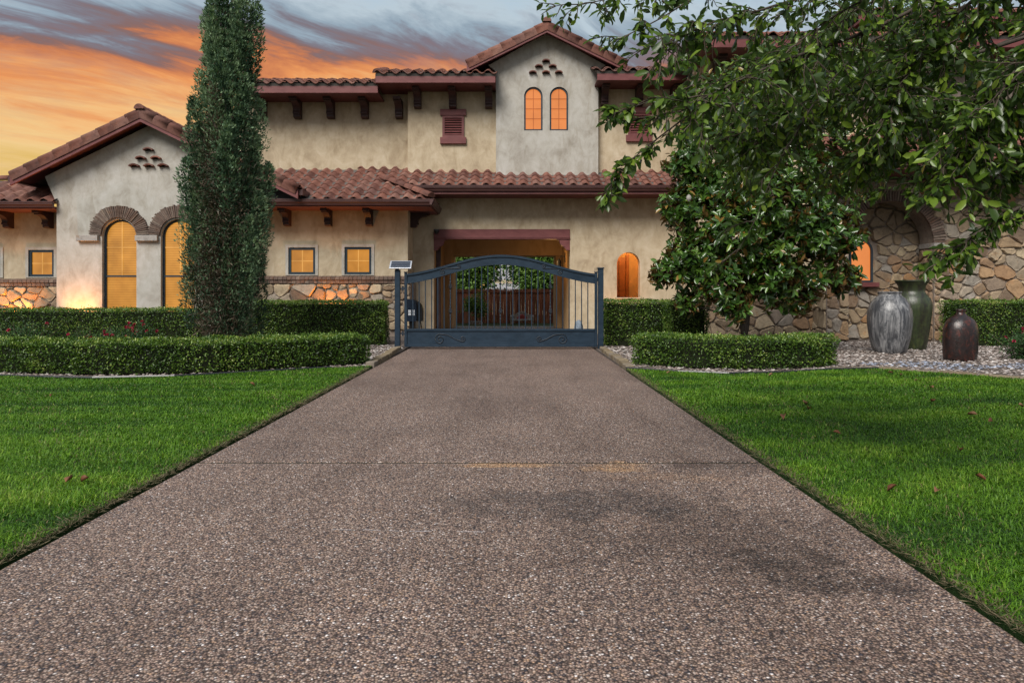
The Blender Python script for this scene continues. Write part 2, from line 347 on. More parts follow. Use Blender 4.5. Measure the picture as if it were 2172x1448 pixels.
# ------------------------------------------------------------------ mesh helpers
class MB:
    def __init__(s): s.v = []; s.f = []
    def add(s, vs, fs):
        o = len(s.v); s.v += [tuple(v) for v in vs]; s.f += [tuple(i + o for i in f) for f in fs]; return s
    def box(s, x0, x1, y0, y1, z0, z1):
        return s.add([(x0, y0, z0), (x1, y0, z0), (x1, y1, z0), (x0, y1, z0), (x0, y0, z1), (x1, y0, z1), (x1, y1, z1), (x0, y1, z1)],
                     [(0, 3, 2, 1), (4, 5, 6, 7), (0, 1, 5, 4), (1, 2, 6, 5), (2, 3, 7, 6), (3, 0, 4, 7)])
    def prism(s, prof, a, b, axis):
        """profile of (p,q) extruded along axis from a to b. axis x:(y,z) y:(x,z) z:(x,y)"""
        n = len(prof)
        mkp = {'x': lambda p, t: (t, p[0], p[1]), 'y': lambda p, t: (p[0], t, p[1]), 'z': lambda p, t: (p[0], p[1], t)}[axis]
        vs = [mkp(p, a) for p in prof] + [mkp(p, b) for p in prof]
        fs = [(i, (i + 1) % n, n + (i + 1) % n, n + i) for i in range(n)]
        tri = tessellate_polygon([[Vector((p[0], p[1], 0)) for p in prof]])
        fs += [tuple(t) for t in tri] + [tuple(n + i for i in reversed(t)) for t in tri]
        return s.add(vs, fs)
    def tube(s, pts, r, n=8, cap=True):
        pts = [Vector(p) for p in pts]; m = len(pts); rr = r if isinstance(r, (list, tuple)) else [r] * m
        vs = []; up = Vector((0, 0, 1))
        for i, p in enumerate(pts):
            t = (pts[min(i + 1, m - 1)] - pts[max(i - 1, 0)]).normalized()
            a = t.cross(up)
            if a.length < 1e-3: a = t.cross(Vector((1, 0, 0)))
            a.normalize(); b = a.cross(t)
            for k in range(n):
                w = 2 * PI * k / n; vs.append(p + (a * math.cos(w) + b * math.sin(w)) * rr[i])
        fs = [(i * n + k, i * n + (k + 1) % n, (i + 1) * n + (k + 1) % n, (i + 1) * n + k) for i in range(m - 1) for k in range(n)]
        if cap: fs += [tuple(reversed(range(n))), tuple(range((m - 1) * n, m * n))]
        return s.add(vs, fs)
    def lathe(s, prof, c, n=32):
        m = len(prof); vs = [(c[0] + r * math.cos(2 * PI * k / n), c[1] + r * math.sin(2 * PI * k / n), c[2] + z) for r, z in prof for k in range(n)]
        fs = [(i * n + k, i * n + (k + 1) % n, (i + 1) * n + (k + 1) % n, (i + 1) * n + k) for i in range(m - 1) for k in range(n)]
        fs += [tuple(reversed(range(n)))]
        return s.add(vs, fs)
    def mesh(s, name, mat, smooth=False):
        me = bpy.data.meshes.new(name); me.from_pydata(s.v, [], s.f)
        me.materials.append(mat)
        if smooth: me.polygons.foreach_set('use_smooth', [True] * len(me.polygons))
        bm = bmesh.new(); bm.from_mesh(me); bmesh.ops.recalc_face_normals(bm, faces=bm.faces); bm.to_mesh(me); bm.free()
        me.update(); return me
    def build(s, name, mat, parent=None, smooth=False): return link(name, s.mesh(name, mat, smooth), parent)
def link(name, me, parent=None, mw=None):
    o = bpy.data.objects.new(name, me); COL.objects.link(o)
    if parent is not None:
        o.parent = parent
        if parent.type == 'EMPTY': o.matrix_parent_inverse = Matrix.Translation(parent.location).inverted() if not parent.get('_rot') else Matrix.Identity(4)
    if mw is not None: o.matrix_basis = mw
    return o
def bevel(o, w, seg=2):
    md = o.modifiers.new('bevel', 'BEVEL'); md.width = w; md.segments = seg; md.limit_method = 'ANGLE'; return o
def thing(name, label, cat, loc=(0, 0, 0), group=None):
    o = bpy.data.objects.new(name, None); COL.objects.link(o); o.location = loc; o.empty_display_size = .2
    return tag(o, label, cat, group)
def tag(o, label=None, cat=None, group=None, kind=None):
    if label: o['label'] = label
    if cat: o['category'] = cat
    if group: o['group'] = group
    if kind: o['kind'] = kind
    return o
def struct(o): o['kind'] = 'structure'; return o
def stuff(o, label=None, cat=None): return tag(o, label, cat, None, 'stuff')

def wall_holes(outer, holes, y0, y1, name, mat, parent, edge_mat=None):
    """wall in the XZ plane between y0 (front) and y1, with openings"""
    loops = [outer] + holes; mb = MB(); n = sum(len(l) for l in loops); flat = [p for l in loops for p in l]
    tri = tessellate_polygon([[Vector((p[0], p[1], 0)) for p in l] for l in loops])
    mb.v = [(p[0], y0, p[1]) for p in flat] + [(p[0], y1, p[1]) for p in flat]
    mb.f = [tuple(t) for t in tri] + [tuple(n + i for i in reversed(t)) for t in tri]
    o = 0
    for l in loops:
        k = len(l); mb.f += [(o + i, o + (i + 1) % k, n + o + (i + 1) % k, n + o + i) for i in range(k)]; o += k
    return mb.build(name, mat, parent)
def archloop(xc, hw, z0, zs, n=16):
    return [(xc - hw, z0), (xc + hw, z0)] + [(xc + hw * math.cos(PI * i / n), zs + hw * math.sin(PI * i / n)) for i in range(n + 1)]

def grid_mesh(name, V, Fq, Ft, mat, col=None, smooth=False):
    """V (n,3); quads (a,4), tris (b,3) numpy -> mesh, with a 'col' point attribute"""
    me = bpy.data.meshes.new(name); me.vertices.add(len(V)); me.vertices.foreach_set('co', np.asarray(V, np.float32).ravel())
    lo = []; st = []; p = 0
    if Fq is not None and len(Fq): lo.append(Fq.ravel()); st.append(np.arange(len(Fq)) * 4); p = len(Fq) * 4
    if Ft is not None and len(Ft): lo.append(Ft.ravel()); st.append(p + np.arange(len(Ft)) * 3)
    lo = np.concatenate(lo).astype(np.int32); st = np.concatenate(st).astype(np.int32)
    me.loops.add(len(lo)); me.loops.foreach_set('vertex_index', lo)
    me.polygons.add(len(st)); me.polygons.foreach_set('loop_start', st)
    me.materials.append(mat)
    if col is not None:
        a = me.attributes.new('col', 'FLOAT', 'POINT'); a.data.foreach_set('value', np.asarray(col, np.float32))
    if smooth: me.polygons.foreach_set('use_smooth', np.ones(len(st), bool))
    me.update(calc_edges=True); me.validate(); return me
def nrm(a): return a / np.maximum(np.linalg.norm(a, axis=1, keepdims=True), 1e-9)
def leaf_mesh(name, P, Dr, Nn, L, Wd, col, mat, cup=.12, droop=.15, shape=(.36, .72, .5, .42)):
    """oval leaves: P base points, Dr long axis, Nn face normal"""
    n = len(P); Dr = nrm(Dr); S = nrm(np.cross(Dr, Nn)); Nn = np.cross(S, Dr)
    L = np.asarray(L).reshape(-1, 1); Wd = np.asarray(Wd).reshape(-1, 1)
    t1, t2, w1, w2 = shape
    def pt(t, w, up): return P + Dr * L * t + S * Wd * w + Nn * (Wd * up * cup * 4 * abs(w) - L * droop * t * t)
    V = np.stack([pt(0, 0, 0), pt(t1, -w1, 1), pt(t2, -w2, 1), pt(1, 0, 0), pt(t2, w2, 1), pt(t1, w1, 1), pt(.5, 0, 0)], 1).reshape(-1, 3)
    b = (np.arange(n) * 7).reshape(-1, 1)
    Fq = np.concatenate([b + np.array([[0, 6, 2, 1]]), b + np.array([[0, 5, 4, 6]])]); Ft = np.concatenate([b + np.array([[6, 3, 2]]), b + np.array([[6, 4, 3]])])
    return grid_mesh(name, V, Fq, Ft, mat, np.repeat(col, 7))
def diamond_mesh(name, P, Dr, Nn, L, Wd, col, mat):
    n = len(P); Dr = nrm(Dr); S = nrm(np.cross(Dr, Nn)); L = np.asarray(L).reshape(-1, 1); Wd = np.asarray(Wd).reshape(-1, 1)
    V = np.stack([P, P + Dr * L * .5 + S * Wd * .5, P + Dr * L, P + Dr * L * .5 - S * Wd * .5], 1).reshape(-1, 3)
    b = (np.arange(n) * 4).reshape(-1, 1)
    return grid_mesh(name, V, b + np.array([[0, 1, 2, 3]]), None, mat, np.repeat(col, 4))
def rdir(n): return nrm(NP.normal(size=(n, 3)))
def smooth_noise(P, f, seed=0):
    r = np.random.default_rng(seed); out = np.zeros(len(P))
    for k in range(5):
        w = r.normal(size=3) * f * (1 + .6 * k); out += np.sin(P @ w + r.uniform(0, 6.28)) / (1 + .5 * k)
    return out / 2.2
# ================================================================== GROUND
PIT = .49; SLc = 1 / math.sqrt(1 + PIT * PIT); SLs = PIT * SLc
g = MB().add([(-600, -300, -.06), (600, -300, -.06), (600, 900, -.06), (-600, 900, -.06)], [(0, 1, 2, 3)]).build('ground', M['ground']); struct(g)

DXL, DXR = -2.15, 1.70          # driveway edges
drv = MB().box(DXL + .02, DXR - .02, -2.5, 26.6, -.2, -.09).build('driveway', M['core']); struct(drv)  # base coloured near black so the slab joints look shaded
for y0, y1 in ((-2.4, 4.662), (4.690, 14.2), (14.225, 19.4), (19.412, 23.4)):
    o = MB().box(DXL, DXR, y0, y1, -.10, 0.0).build('slab', M['drive'], drv); bevel(o, .008, 2)
for yj in (4.676, 14.2125):  # added dark strips stand in for the shade inside the slab joints
    MB().box(DXL + .004, DXR - .004, yj - .0155, yj + .0155, -.07, -.005).build('joint_shade', M['core'], drv)
court = MB().add([(-9, 23.42, -.004), (9, 23.42, -.004), (9, 27.9, -.17), (-9, 27.9, -.17)], [(0, 1, 2, 3)]).build('courtyard_paving', M['pave']); struct(court)

# front edge of the planting beds (x, y), left to right
LBED = [(-16, 10.2), (-9.5, 9.85), (-7.25, 9.42), (-6.3, 9.20), (-5.6, 9.12), (-4.6, 9.3), (-3.5, 9.95), (-2.75, 10.4), (-2.20, 10.75)]
RBED = [(1.72, 10.3), (2.4, 9.85), (3.05, 9.6), (3.9, 9.75), (4.75, 10.15), (5.5, 10.25), (6.1, 9.75), (6.75, 9.05), (8.0, 8.1), (11, 6.6), (16, 5.2)]
def sheet(name, pts, z, mat, parent=None, thick=.05):
    mb = MB(); n = len(pts); tri = tessellate_polygon([[Vector((p[0], p[1], 0)) for p in pts]])
    mb.v = [(x, y, z) for x, y in pts] + [(x, y, z - thick) for x, y in pts]; mb.f = [tuple(t) for t in tri] + [(i, (i + 1) % n, n + (i + 1) % n, n + i) for i in range(n)]
    return mb.build(name, mat, parent)
LLAWN = [(-16, -2), (DXL - .05, -2)] + LBED[::-1]
RLAWN = [(DXR + .05, -2), (16, -2)] + RBED[::-1]
struct(sheet('lawn', LLAWN, .012, M['turf'])); struct(sheet('lawn', RLAWN, .012, M['turf']))
struct(sheet('planting_bed', LBED + [(-2.22, 20), (-16, 20)], .008, M['bed']))
struct(sheet('planting_bed', RBED + [(16, 20), (1.75, 20)], .008, M['bed']))

# ================================================================== HOUSE
house = thing('house', 'tan stucco and stone two storey house with terracotta roofs and arched windows', 'house', (0, 19, 0))
HW = 19.2       # main wall plane
# ---- tile shapes
TW, TE, TL = .335, .38, .45
def tile_shape():
    mb = MB(); n = 8; xs = [TW * (i / n) - TW / 2 for i in range(n + 1)]
    pz = lambda t: .042 * math.sin(2 * PI * (t - .02)) + (.012 if t < .5 else 0)
    zt = [pz(i / n) for i in range(n + 1)]
    vs = [(x, 0, z + .036) for x, z in zip(xs, zt)] + [(x, TL, z + .002) for x, z in zip(xs, zt)] + [(x, .004, z + .014) for x, z in zip(xs, zt)]
    m = n + 1
    fs = [(i, i + 1, m + i + 1, m + i) for i in range(n)] + [(2 * m + i, 2 * m + i + 1, i + 1, i) for i in range(n)]
    mb.add(vs, fs); return mb
TS = tile_shape(); TILE = TS.mesh('roof_tile', M['tile'], True)
def cap_shape(r0, r1, L, n=8):
    mb = MB(); vs = []
    for (r, y) in ((r0, 0), (r1, L), (r0 - .02, .002)):
        vs += [(r * math.cos(PI * i / n) , y, r * math.sin(PI * i / n) * 1.0) for i in range(n + 1)]
    m = n + 1
    fs = [(i, i + 1, m + i + 1, m + i) for i in range(n)] + [(2 * m + i, 2 * m + i + 1, i + 1, i) for i in range(n)] + [tuple(range(2 * m, 3 * m))]
    return mb.add(vs, fs)
CAP = cap_shape(.125, .105, .44).mesh('ridge_tile', M['tile'], True)
def rake_shape(L, sgn):
    """L-shaped rake tile: rolled over the roof edge. local x: toward the house (+), y up-slope, z normal"""
    prof = [(0, -.17), (-.012, -.02), (-.004, .04), (.03, .085), (.09, .10), (.15, .085), (.2, .03)]
    mb = MB(); m = len(prof); vs = []
    for sc, y, dz in ((1.0, 0, .014), (.93, L, 0), (.9, .002, .006)):
        vs += [(sgn * (p[0] * sc - .012 * sc), y, p[1] * sc + dz) for p in prof]
    fs = [(i, i + 1, m + i + 1, m + i) for i in range(m - 1)] + [(2 * m + i, 2 * m + i + 1, i + 1, i) for i in range(m - 1)]
    return mb.add(vs, fs)
def basis(O, u, v, n): return Matrix(((u.x, v.x, n.x, O.x), (u.y, v.y, n.y, O.y), (u.z, v.z, n.z, O.z), (0, 0, 0, 1)))
NT = [0]
def tile_field(roof, O, u, v, cols, rows, keep, single=True, jit=.006):
    O, u, v = Vector(O), Vector(u).normalized(), Vector(v).normalized(); n = u.cross(v)
    joined = MB()
    for r in range(rows):
        for c in range(cols):
            p = O + u * (TW * (c + .5)) + v * (TE * r)
            if not keep(p + v * .12): continue
            p = p + v * RN.uniform(-jit, jit) + n * RN.uniform(0, jit)
            mw = basis(p, u, v, n) @ Matrix.Rotation(RN.uniform(-.012, .012), 4, 'Z')
            if single: link('roof_tile', TILE, roof, mw); NT[0] += 1
            else: joined.add([mw @ Vector(q) for q in TS.v], TS.f)
    if joined.v: stuff(joined.build('roof_tile_field', M['tile'], roof, True))
def deck(pts, mat='closure', name='roof', parent=None, t=.09):
    """a sloping slab through pts (4 corners)"""
    P = [Vector(p) for p in pts]; n = (P[1] - P[0]).cross(P[3] - P[0]).normalized()
    if n.z < 0: n = -n
    mb = MB(); k = len(P)
    mb.v = [tuple(p - n * .012) for p in P] + [tuple(p - n * t) for p in P]
    mb.f = [tuple(range(k)), tuple(reversed(range(k, 2 * k)))] + [(i, (i + 1) % k, k + (i + 1) % k, k + i) for i in range(k)]
    return mb.build(name, M[mat], parent or house)
def gutter(x0, x1, y, z, parent=None):
    """K-style gutter, y is its front face, z its top"""
    prof = [(y, z), (y + .012, z), (y + .012, z - .02), (y + .10, z - .02), (y + .10, z - .15), (y + .055, z - .15), (y + .045, z - .11), (y + .012, z - .07), (y + .012, z - .045), (y, z - .03)]
    return MB().prism(prof, x0, x1, 'x').build('gutter', M['gutter'], parent or house)
def corbel(w, arm, hgt):
    """scrolled eave bracket: wall at y=0, arm toward -y, top at z=0"""
    a, h = arm, hgt
    pr = [(0, 0), (-a, 0), (-a, -.07), (-a * .86, -.07), (-a * .86, -.10)]
    for i in range(7):
        t = i / 6 * PI / 2
        pr.append((-a * .86 + (a * .48) * (math.sin(t)), -.10 - (h * .62 - .10) * (1 - math.cos(t))))
    pr += [(-a * .42, -h * .72), (-a * .42, -h * .80), (-a * .34, -h * .80), (-a * .34, -h * .94), (-a * .24, -h), (0, -h)]
    return MB().prism(pr, -w / 2, w / 2, 'x')
def put_corbels(xs, y, z, w=.2, arm=.55, hgt=.5):
    me = corbel(w, arm, hgt).mesh('bracket', M['dkwood'])
    for x in xs: bevel(link('bracket', me, house, Matrix.Translation((x, y, z))), .006, 1)

# ---- second storey walls --------------------------------------------------
YA, YB, YT = 19.8, 19.54, 19.32
zA, zB = PZ(217, YA), PZ(195, YB)
XA0, XA1 = PX(500, YA), PX(865, YB)
XT0, XT1 = PX(1052, YT), PX(1269, YT)
XB1 = PX(1446, YB)
MB().box(XA0, XA1 + .02, YA, YA + 4, 3.4, zA + .4).build('wall', M['stucco'], house)
MB().box(XA1, XB1 + .3, YB, YB + 4.2, 3.4, zB + .4).build('wall', M['stucco'], house)
# tower with a small flare under the rake, two arched windows
xc = PX(1160, YT); zap = PZ(74, YT)
wx = [PX(1131.4, YT), PX(1185.7, YT)]; whw = PX(1151, YT) - PX(1131.4, YT)
z0, zs = PZ(277, YT), PZ(184 + 20, YT)
fl = PX(1036, YT); fr_ = PX(1285, YT); zfl = PZ(139, YT)
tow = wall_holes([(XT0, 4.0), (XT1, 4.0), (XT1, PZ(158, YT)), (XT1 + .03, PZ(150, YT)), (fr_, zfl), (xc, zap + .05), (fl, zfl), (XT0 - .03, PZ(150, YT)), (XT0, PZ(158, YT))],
                 [archloop(x, whw, z0, zs, 14) for x in wx], YT, YT + .22, 'wall', M['stucco_sky_grey'], house)
MB().box(XT0 + .02, XT1 - .02, YT + .30, YT + 3.5, 4.0, PZ(150, YT)).build('wall', M['stucco'], house)
MB().prism([(XT0 + .02, PZ(150, YT)), (XT1 - .02, PZ(150, YT)), (xc, zap - .15)], YT + .222, YT + 3.4, 'y').build('wall', M['stucco_sky_grey'], house)
def arch_window(xc, hw, z0, zs, y, pane, cols, rows, mun, depth=.10, fw=.05, bars=True, mrows=None, parent=house):
    """window set back in its opening: frame with mullions, pane"""
    w = thing_part('window', parent)
    zt = zs + hw
    fr = wall_holes(archloop(xc, hw - .004, z0 + .004, zs, 20), [archloop(xc, hw - fw, z0 + fw, zs, 20)], y + depth - .03, y + depth + .05, 'window_frame', M['frame'], w)
    mb = MB(); lp = archloop(xc, hw - fw * .7, z0 + fw * .7, zs, 20); mb.prism(lp, y + depth + .02, y + depth + .04, 'y'); mb.build('pane', M[pane], w)
    if bars:
        m = M[mun]
        for c in range(1, cols):
            x = xc - (hw - fw) + 2 * (hw - fw) * c / cols
            MB().box(x - .009, x + .009, y + depth - .006, y + depth + .016, z0 + fw, zt - fw * 1.05).build('muntin', m, w)
        for r in (mrows or [(i + 1) / rows for i in range(rows - 1)]):
            z = z0 + fw + (zt - z0 - 2 * fw) * r; half = hw - fw
            if z > zs: half = math.sqrt(max((hw - fw) ** 2 - (z - zs) ** 2, .0001))
            MB().box(xc - half, xc + half, y + depth - .004, y + depth + .014, z - .009, z + .009).build('muntin', m, w)
    return w
def thing_part(name, parent):
    o = bpy.data.objects.new(name, None); COL.objects.link(o); o.parent = parent
    o.matrix_parent_inverse = Matrix.Translation(parent.location).inverted() if parent.type == 'EMPTY' else Matrix.Identity(4)
    o.empty_display_size = .1; return o
for x in wx: arch_window(x, whw, z0, zs, YT, 'pane_or', 2, 4, 'muntin_dk', .07, .045, True, [.265, .51, .755])
def vent_tiles(pts, y, w):
    n = 8; r = w / 2
    arc = [(r * math.cos(PI * (.12 + .76 * i / n)), r * math.sin(PI * (.12 + .76 * i / n)) * .72) for i in range(n + 1)]
    inn = [(p[0] * .84, p[1] * .80 - .012) for p in arc]
    me = MB().prism(arc + inn[::-1], -.11, .02, 'y').mesh('vent_tile', M['tile'])
    hl = MB().prism(inn, -.004, .012, 'y').mesh('vent_hole', M['hole'])
    for (px, py) in pts:
        T = Matrix.Translation((PX(px, y), y, PZ(py, y) - r * .45))
        v = link('vent_tile', me, house, T); link('vent_hole', hl, v, Matrix.Identity(4))
vent_tiles([(1158, 130), (1143, 141), (1172, 141), (1130, 154), (1158, 154), (1185, 154)], YT, .24)

# louvred attic vents
for cx_ in (961.5, 1355):
    y = YB; dzz = 0 if cx_ < 1200 else PZ(228, y) - PZ(232.6, y)
    lv = thing_part('louvre_vent', house)
    f = lambda a: PX(cx_ + a, y)
    zz_ = lambda p: PZ(p, y) + dzz
    bevel(MB().box(f(-27.5), f(27.5), y - .07, y + .02, zz_(246), zz_(232.6)).build('lintel', M['maroon'], lv), .008)
    bevel(MB().box(f(-27.5), f(27.5), y - .08, y + .02, zz_(306), zz_(292)).build('sill', M['maroon'], lv), .008)
    wall_holes([(f(-23), zz_(291.8)), (f(23), zz_(291.8)), (f(23), zz_(246.2)), (f(-23), zz_(246.2))], [[(f(-18), zz_(287)), (f(18), zz_(287)), (f(18), zz_(251)), (f(-18), zz_(251))]], y - .05, y + .01, 'frame', M['maroon'], lv)
    MB().box(f(-18), f(18), y - .012, y - .004, zz_(287), zz_(251)).build('backing', M['hole'], lv)
    zt_, zb_ = zz_(251), zz_(287); k = 7
    for i in range(k):
        z = zt_ + (zb_ - zt_) * (i + .5) / k
        MB().add([(f(-18), y - .045, z - .022), (f(18), y - .045, z - .022), (f(18), y - .014, z + .02), (f(-18), y - .014, z + .02), (f(-18), y - .035, z - .026), (f(18), y - .035, z - .026)], [(0, 1, 2, 3), (0, 4, 5, 1)]).build('slat', M['maroon'], lv)

# ---- second storey eaves -------------------------------------------------
def upper_eave(x0, x1, ywall, ye, zsoff, fh, depth, single, rows=4, lift=.0, back=True):
    """boxed soffit + fascia + low tiled roof above, front edge at ye"""
    bevel(MB().box(x0, x1, ye, ye + .06, zsoff - .01, zsoff + fh).build('fascia', M['maroon'], house), .006, 1)
    MB().box(x0 + .004, x1 - .004, ye + .06, ywall + .6, zsoff, zsoff + .06).build('soffit', M['soffit'], house)
    p = .36; c = 1 / math.sqrt(1 + p * p); s = p * c
    zt = zsoff + fh + .075; ytop = ye - .05 + depth
    rf = deck([(x0, ye - .03, zt), (x1, ye - .03, zt), (x1, ytop, zt + p * depth), (x0, ytop, zt + p * depth)])
    MB().box(x0, x1, ye + .02, ye + .05, zsoff + fh, zt - .02).build('eave_closure', M['closure'], house)
    deck([(x0, ytop + .01, zt + p * depth), (x1, ytop + .01, zt + p * depth), (x1, ytop + depth, zt), (x0, ytop + depth, zt)])
    n = int((x1 - x0) / TW) + 1
    tile_field(rf, (x0 + ((x1 - x0) - n * TW) / 2, ye - .07, zt - .02), (1, 0, 0), (0, c, s), n, rows, lambda q: x0 - .05 < q.x < x1 + .05, single)
    return rf, zt
eA = upper_eave(PX(500, 18.85), PX(800, 18.75), YA, 18.85, zA, .19, 1.7, True)
eB = upper_eave(PX(797, 18.67), PX(1051, 18.67), YB, 18.67, zB, .18, 1.7, True)
eB2 = upper_eave(PX(1267, 18.67), PX(1456, 18.67), YB, 18.67, zB + .07, .18, 1.7, False)
# roof end boards of the raised middle eave
for xx in (PX(797, 18.67),):
    MB().prism([(18.68, zB + .0), (YA, zB), (YA + .6, zB + .55), (YA, zB + .62), (18.68, zB + .24)], xx - .015, xx + .005, 'x').build('end_board', M['soffit'], house)
for i, px in enumerate((803, 803)):
    pass
put_corbels([PX(p, YA) for p in (560, 634, 704, 776, 848)], YA, zA, .2, .62, .50)
put_corbels([PX(p, YB) for p in (887, 961, 1037)], YB, zB, .2, .58, .50)
put_corbels([PX(p, YB) for p in (1281, 1354, 1428)], YB, zB + .07, .2, .58, .50)
# hip cap at the left end of the raised eave
rfB, ztB = eB
for i in range(4):
    v = Vector((0, .94, .34)).normalized(); u = Vector((1, 0, 0))
    link('ridge_tile', CAP, rfB, basis(Vector((PX(797, 18.67) + .03, 18.66, ztB + .0)) + v * (.38 * i), u, v, u.cross(v)))

# ---- gabled roofs ---------------------------------------------------------
def gable_roof(xa, ya, za, xl, xr, yback, ntl, ntr, single_right=0, fasc=.20, ridge_tiles=8):
    """front gable: apex (xa, za) at rake plane ya, eaves at xl / xr; returns roof parts"""
    zl, zr = za - PIT * (xa - xl), za - PIT * (xr - xa)
    rl = deck([(xl, ya, zl), (xa, ya, za), (xa, yback, za), (xl, yback, zl)])
    rr = deck([(xa, ya, za), (xr, ya, zr), (xr, yback, zr), (xa, yback, za)])
    # barge boards
    th = fasc / SLc
    for (xe, ze) in ((xl, zl), (xr, zr)):
        pr = [(xe, ze - .03), (xa, za - .03), (xa, za - .03 - th), (xe, ze - .03 - th)]
        MB().prism(pr, ya - .02, ya + .04, 'y').build('barge_board', M['maroon'], house)
        pr2 = [(xe, ze - .08), (xa, za - .08), (xa, za - .13), (xe, ze - .13)]
        MB().prism(pr2, ya + .041, ya + .75, 'y').build('soffit', M['soffit'], house)
    for sgn, rf, xe, ze, nt in ((1, rl, xl, zl, ntl), (-1, rr, xr, zr, ntr)):
        v = Vector((sgn * SLc, 0, SLs)); L = math.hypot(xa - xe, za - ze); E = L / nt
        rs = rake_shape(E * 1.12, -1 if sgn > 0 else 1)
        # local x must point into the house (+y): u = +-y
        me = rs.mesh('rake_tile', M['tile'], True)
        u = Vector((0, -1, 0)) if sgn > 0 else Vector((0, 1, 0)); n = u.cross(v)
        for i in range(nt):
            link('rake_tile', me, rf, basis(Vector((xe, ya - .03, ze)) + v * (E * i) + n * .0, u, v, n) @ Matrix.Rotation(RN.uniform(-.01, .01), 4, 'Z')); NT[0] += 1
    for i in range(ridge_tiles):
        vv = Vector((0, 1, 0)); u = Vector((1, 0, 0))
        link('ridge_tile', CAP, rl, basis(Vector((xa, ya - .09 + .39 * i, za + .045)), u, vv, Vector((0, 0, 1))))
    return rl, rr, zl, zr
# tower gable
YTr = 18.92
gxa, gza = PX(1160, YTr), PZ(51, YTr)
gable_roof(gxa, YTr, gza, PX(990, YTr), PX(1331, YTr), YT + 3.5, 7, 7, fasc=.19)
# left wing gable
YG, YGr = 17.45, 17.05
lxa, lza = PX(298, YGr), PZ(236, YGr)
lxl, lxr = PX(22, YGr), PX(632, YGr)
rl, rr, lzl, lzr = gable_roof(lxa, YGr, lza, lxl, lxr, 21.5, 9, 11, fasc=.21)
WE, WZ = 17.35, 3.54            # wing eave line
v = Vector((-SLc, 0, SLs))
tile_field(rr, (lxr - .02, YGr + .16, lzr - .0), (0, 1, 0), v, 13, 11, lambda q: (q.y - WE) < (q.z - WZ) / PIT - .12 and q.x > lxa + .1, False)
v = Vector((SLc, 0, SLs))
tile_field(rl, (lxl + .02, 21.4, lzl), (0, -1, 0), v, 12, 10, lambda q: q.x < lxa - .1, False)
MB().box(lxr - .02, lxr + .1, YGr + .05, 17.75, lzr - .16, lzr - .02).build('gutter', M['gutter'], house)
MB().box(lxl - .1, lxl + .02, YGr + .05, 18.4, lzl - .16, lzl - .02).build('gutter', M['gutter'], house)
# gable wall with two tall arched windows
gx0, gx1 = PX(120, YG), PX(515, YG)
gwx = [PX(253, YG), PX(377.5, YG)]; ghw = PX(253 + 36.5, YG) - PX(253, YG)
gz0, gzs = .30, PZ(465, YG) - ghw
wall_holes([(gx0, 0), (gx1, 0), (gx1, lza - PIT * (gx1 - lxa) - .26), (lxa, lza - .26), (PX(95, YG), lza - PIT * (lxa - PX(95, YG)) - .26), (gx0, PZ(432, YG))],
           [archloop(x, ghw, gz0, gzs, 18) for x in gwx], YG, YG + .25, 'wall', M['stucco_sky_grey'], house)
MB().box(gx0 + .01, gx1 - .01, YG + .33, 21.3, 0, 3.3).build('wall', M['stucco'], house)
MB().prism([(gx0 + .01, 3.3), (gx1 - .01, 3.3), (gx1 - .01, 3.55), (lxa, lza - .3), (gx0 - .2, 3.95), (gx0, 3.6)], YG + .252, 21.2, 'y').build('wall', M['stucco_sky_grey'], house)
MB().box(gx1 - .26, gx1, YG + .252, 18.3, 0, 3.4).build('wall', M['stucco_sky_grey'], house)
for x in gwx:
    w = arch_window(x, ghw, gz0, gzs, YG, 'pane', 2, 2, 'muntin_lit', .13, .05, False)
    zm = PZ(585.5, YG)
    MB().box(x - ghw + .03, x + ghw - .03, YG + .09, YG + .17, zm - .022, zm + .022).build('meeting_rail', M['frame'], w)
    MB().box(x - .011, x + .011, YG + .125, YG + .148, zm + .02, gzs + ghw - .05).build('muntin', M['muntin_lit'], w)
    zh = PZ(524, YG); MB().box(x - ghw + .05, x + ghw - .05, YG + .127, YG + .146, zh - .012, zh + .012).build('muntin', M['muntin_lit'], w)
vent_tiles([(317, 317), (301, 335), (333, 335), (287, 351), (318, 351), (348, 351)], YG, .28)
# brick arches over the windows
def brick_arch(xc, zc, r0, r1, y, proud, n, a0=0, a1=PI, parent=house):
    w = (a1 - a0) / n
    for i in range(n):
        a = a0 + w * (i + .5); rr1 = r1 + RN.uniform(-.02, .02); d = RN.uniform(-.012, .012); g_ = .30
        mb = MB(); hw_ = [r0 * w * g_, rr1 * w * g_ * 1.08]
        vs = []
        for yy in (y - proud - d, y + .02):
            for r, hh in ((r0, hw_[0] * 1.2), (rr1, hw_[1])):
                for s in (-1, 1):
                    vs.append((xc + r * math.cos(a) - s * hh * math.sin(a), yy, zc + r * math.sin(a) + s * hh * math.cos(a)))
        mb.add(vs, [(0, 1, 3, 2), (4, 6, 7, 5), (0, 4, 5, 1), (2, 3, 7, 6), (0, 2, 6, 4), (1, 5, 7, 3)])
        mb.build('brick', M['brick'], parent)
ba = MB()
for x in gwx:
    outer = [(x + (.735) * math.cos(PI * i / 24), PZ(499, YG) + .735 * math.sin(PI * i / 24)) for i in range(25)]
    inner = [(x + (.455) * math.cos(PI * i / 24), PZ(499, YG) + .455 * math.sin(PI * i / 24)) for i in range(25)]
    arch = MB().prism(outer + inner[::-1], YG - .035, YG + .01, 'y').build('brick_arch', M['mortar'], house)
    brick_arch(x, PZ(499, YG), .45, .76, YG, .055, 40, 0.02, PI - .02, arch)
for (a, b_) in ((166, 211), (290, 337), (414, 461)):
    bevel(MB().box(PX(a, YG), PX(b_, YG), YG - .10, YG + .01, PZ(511.5, YG), PZ(499.5, YG)).build('impost_block', M['impost'], house), .008)

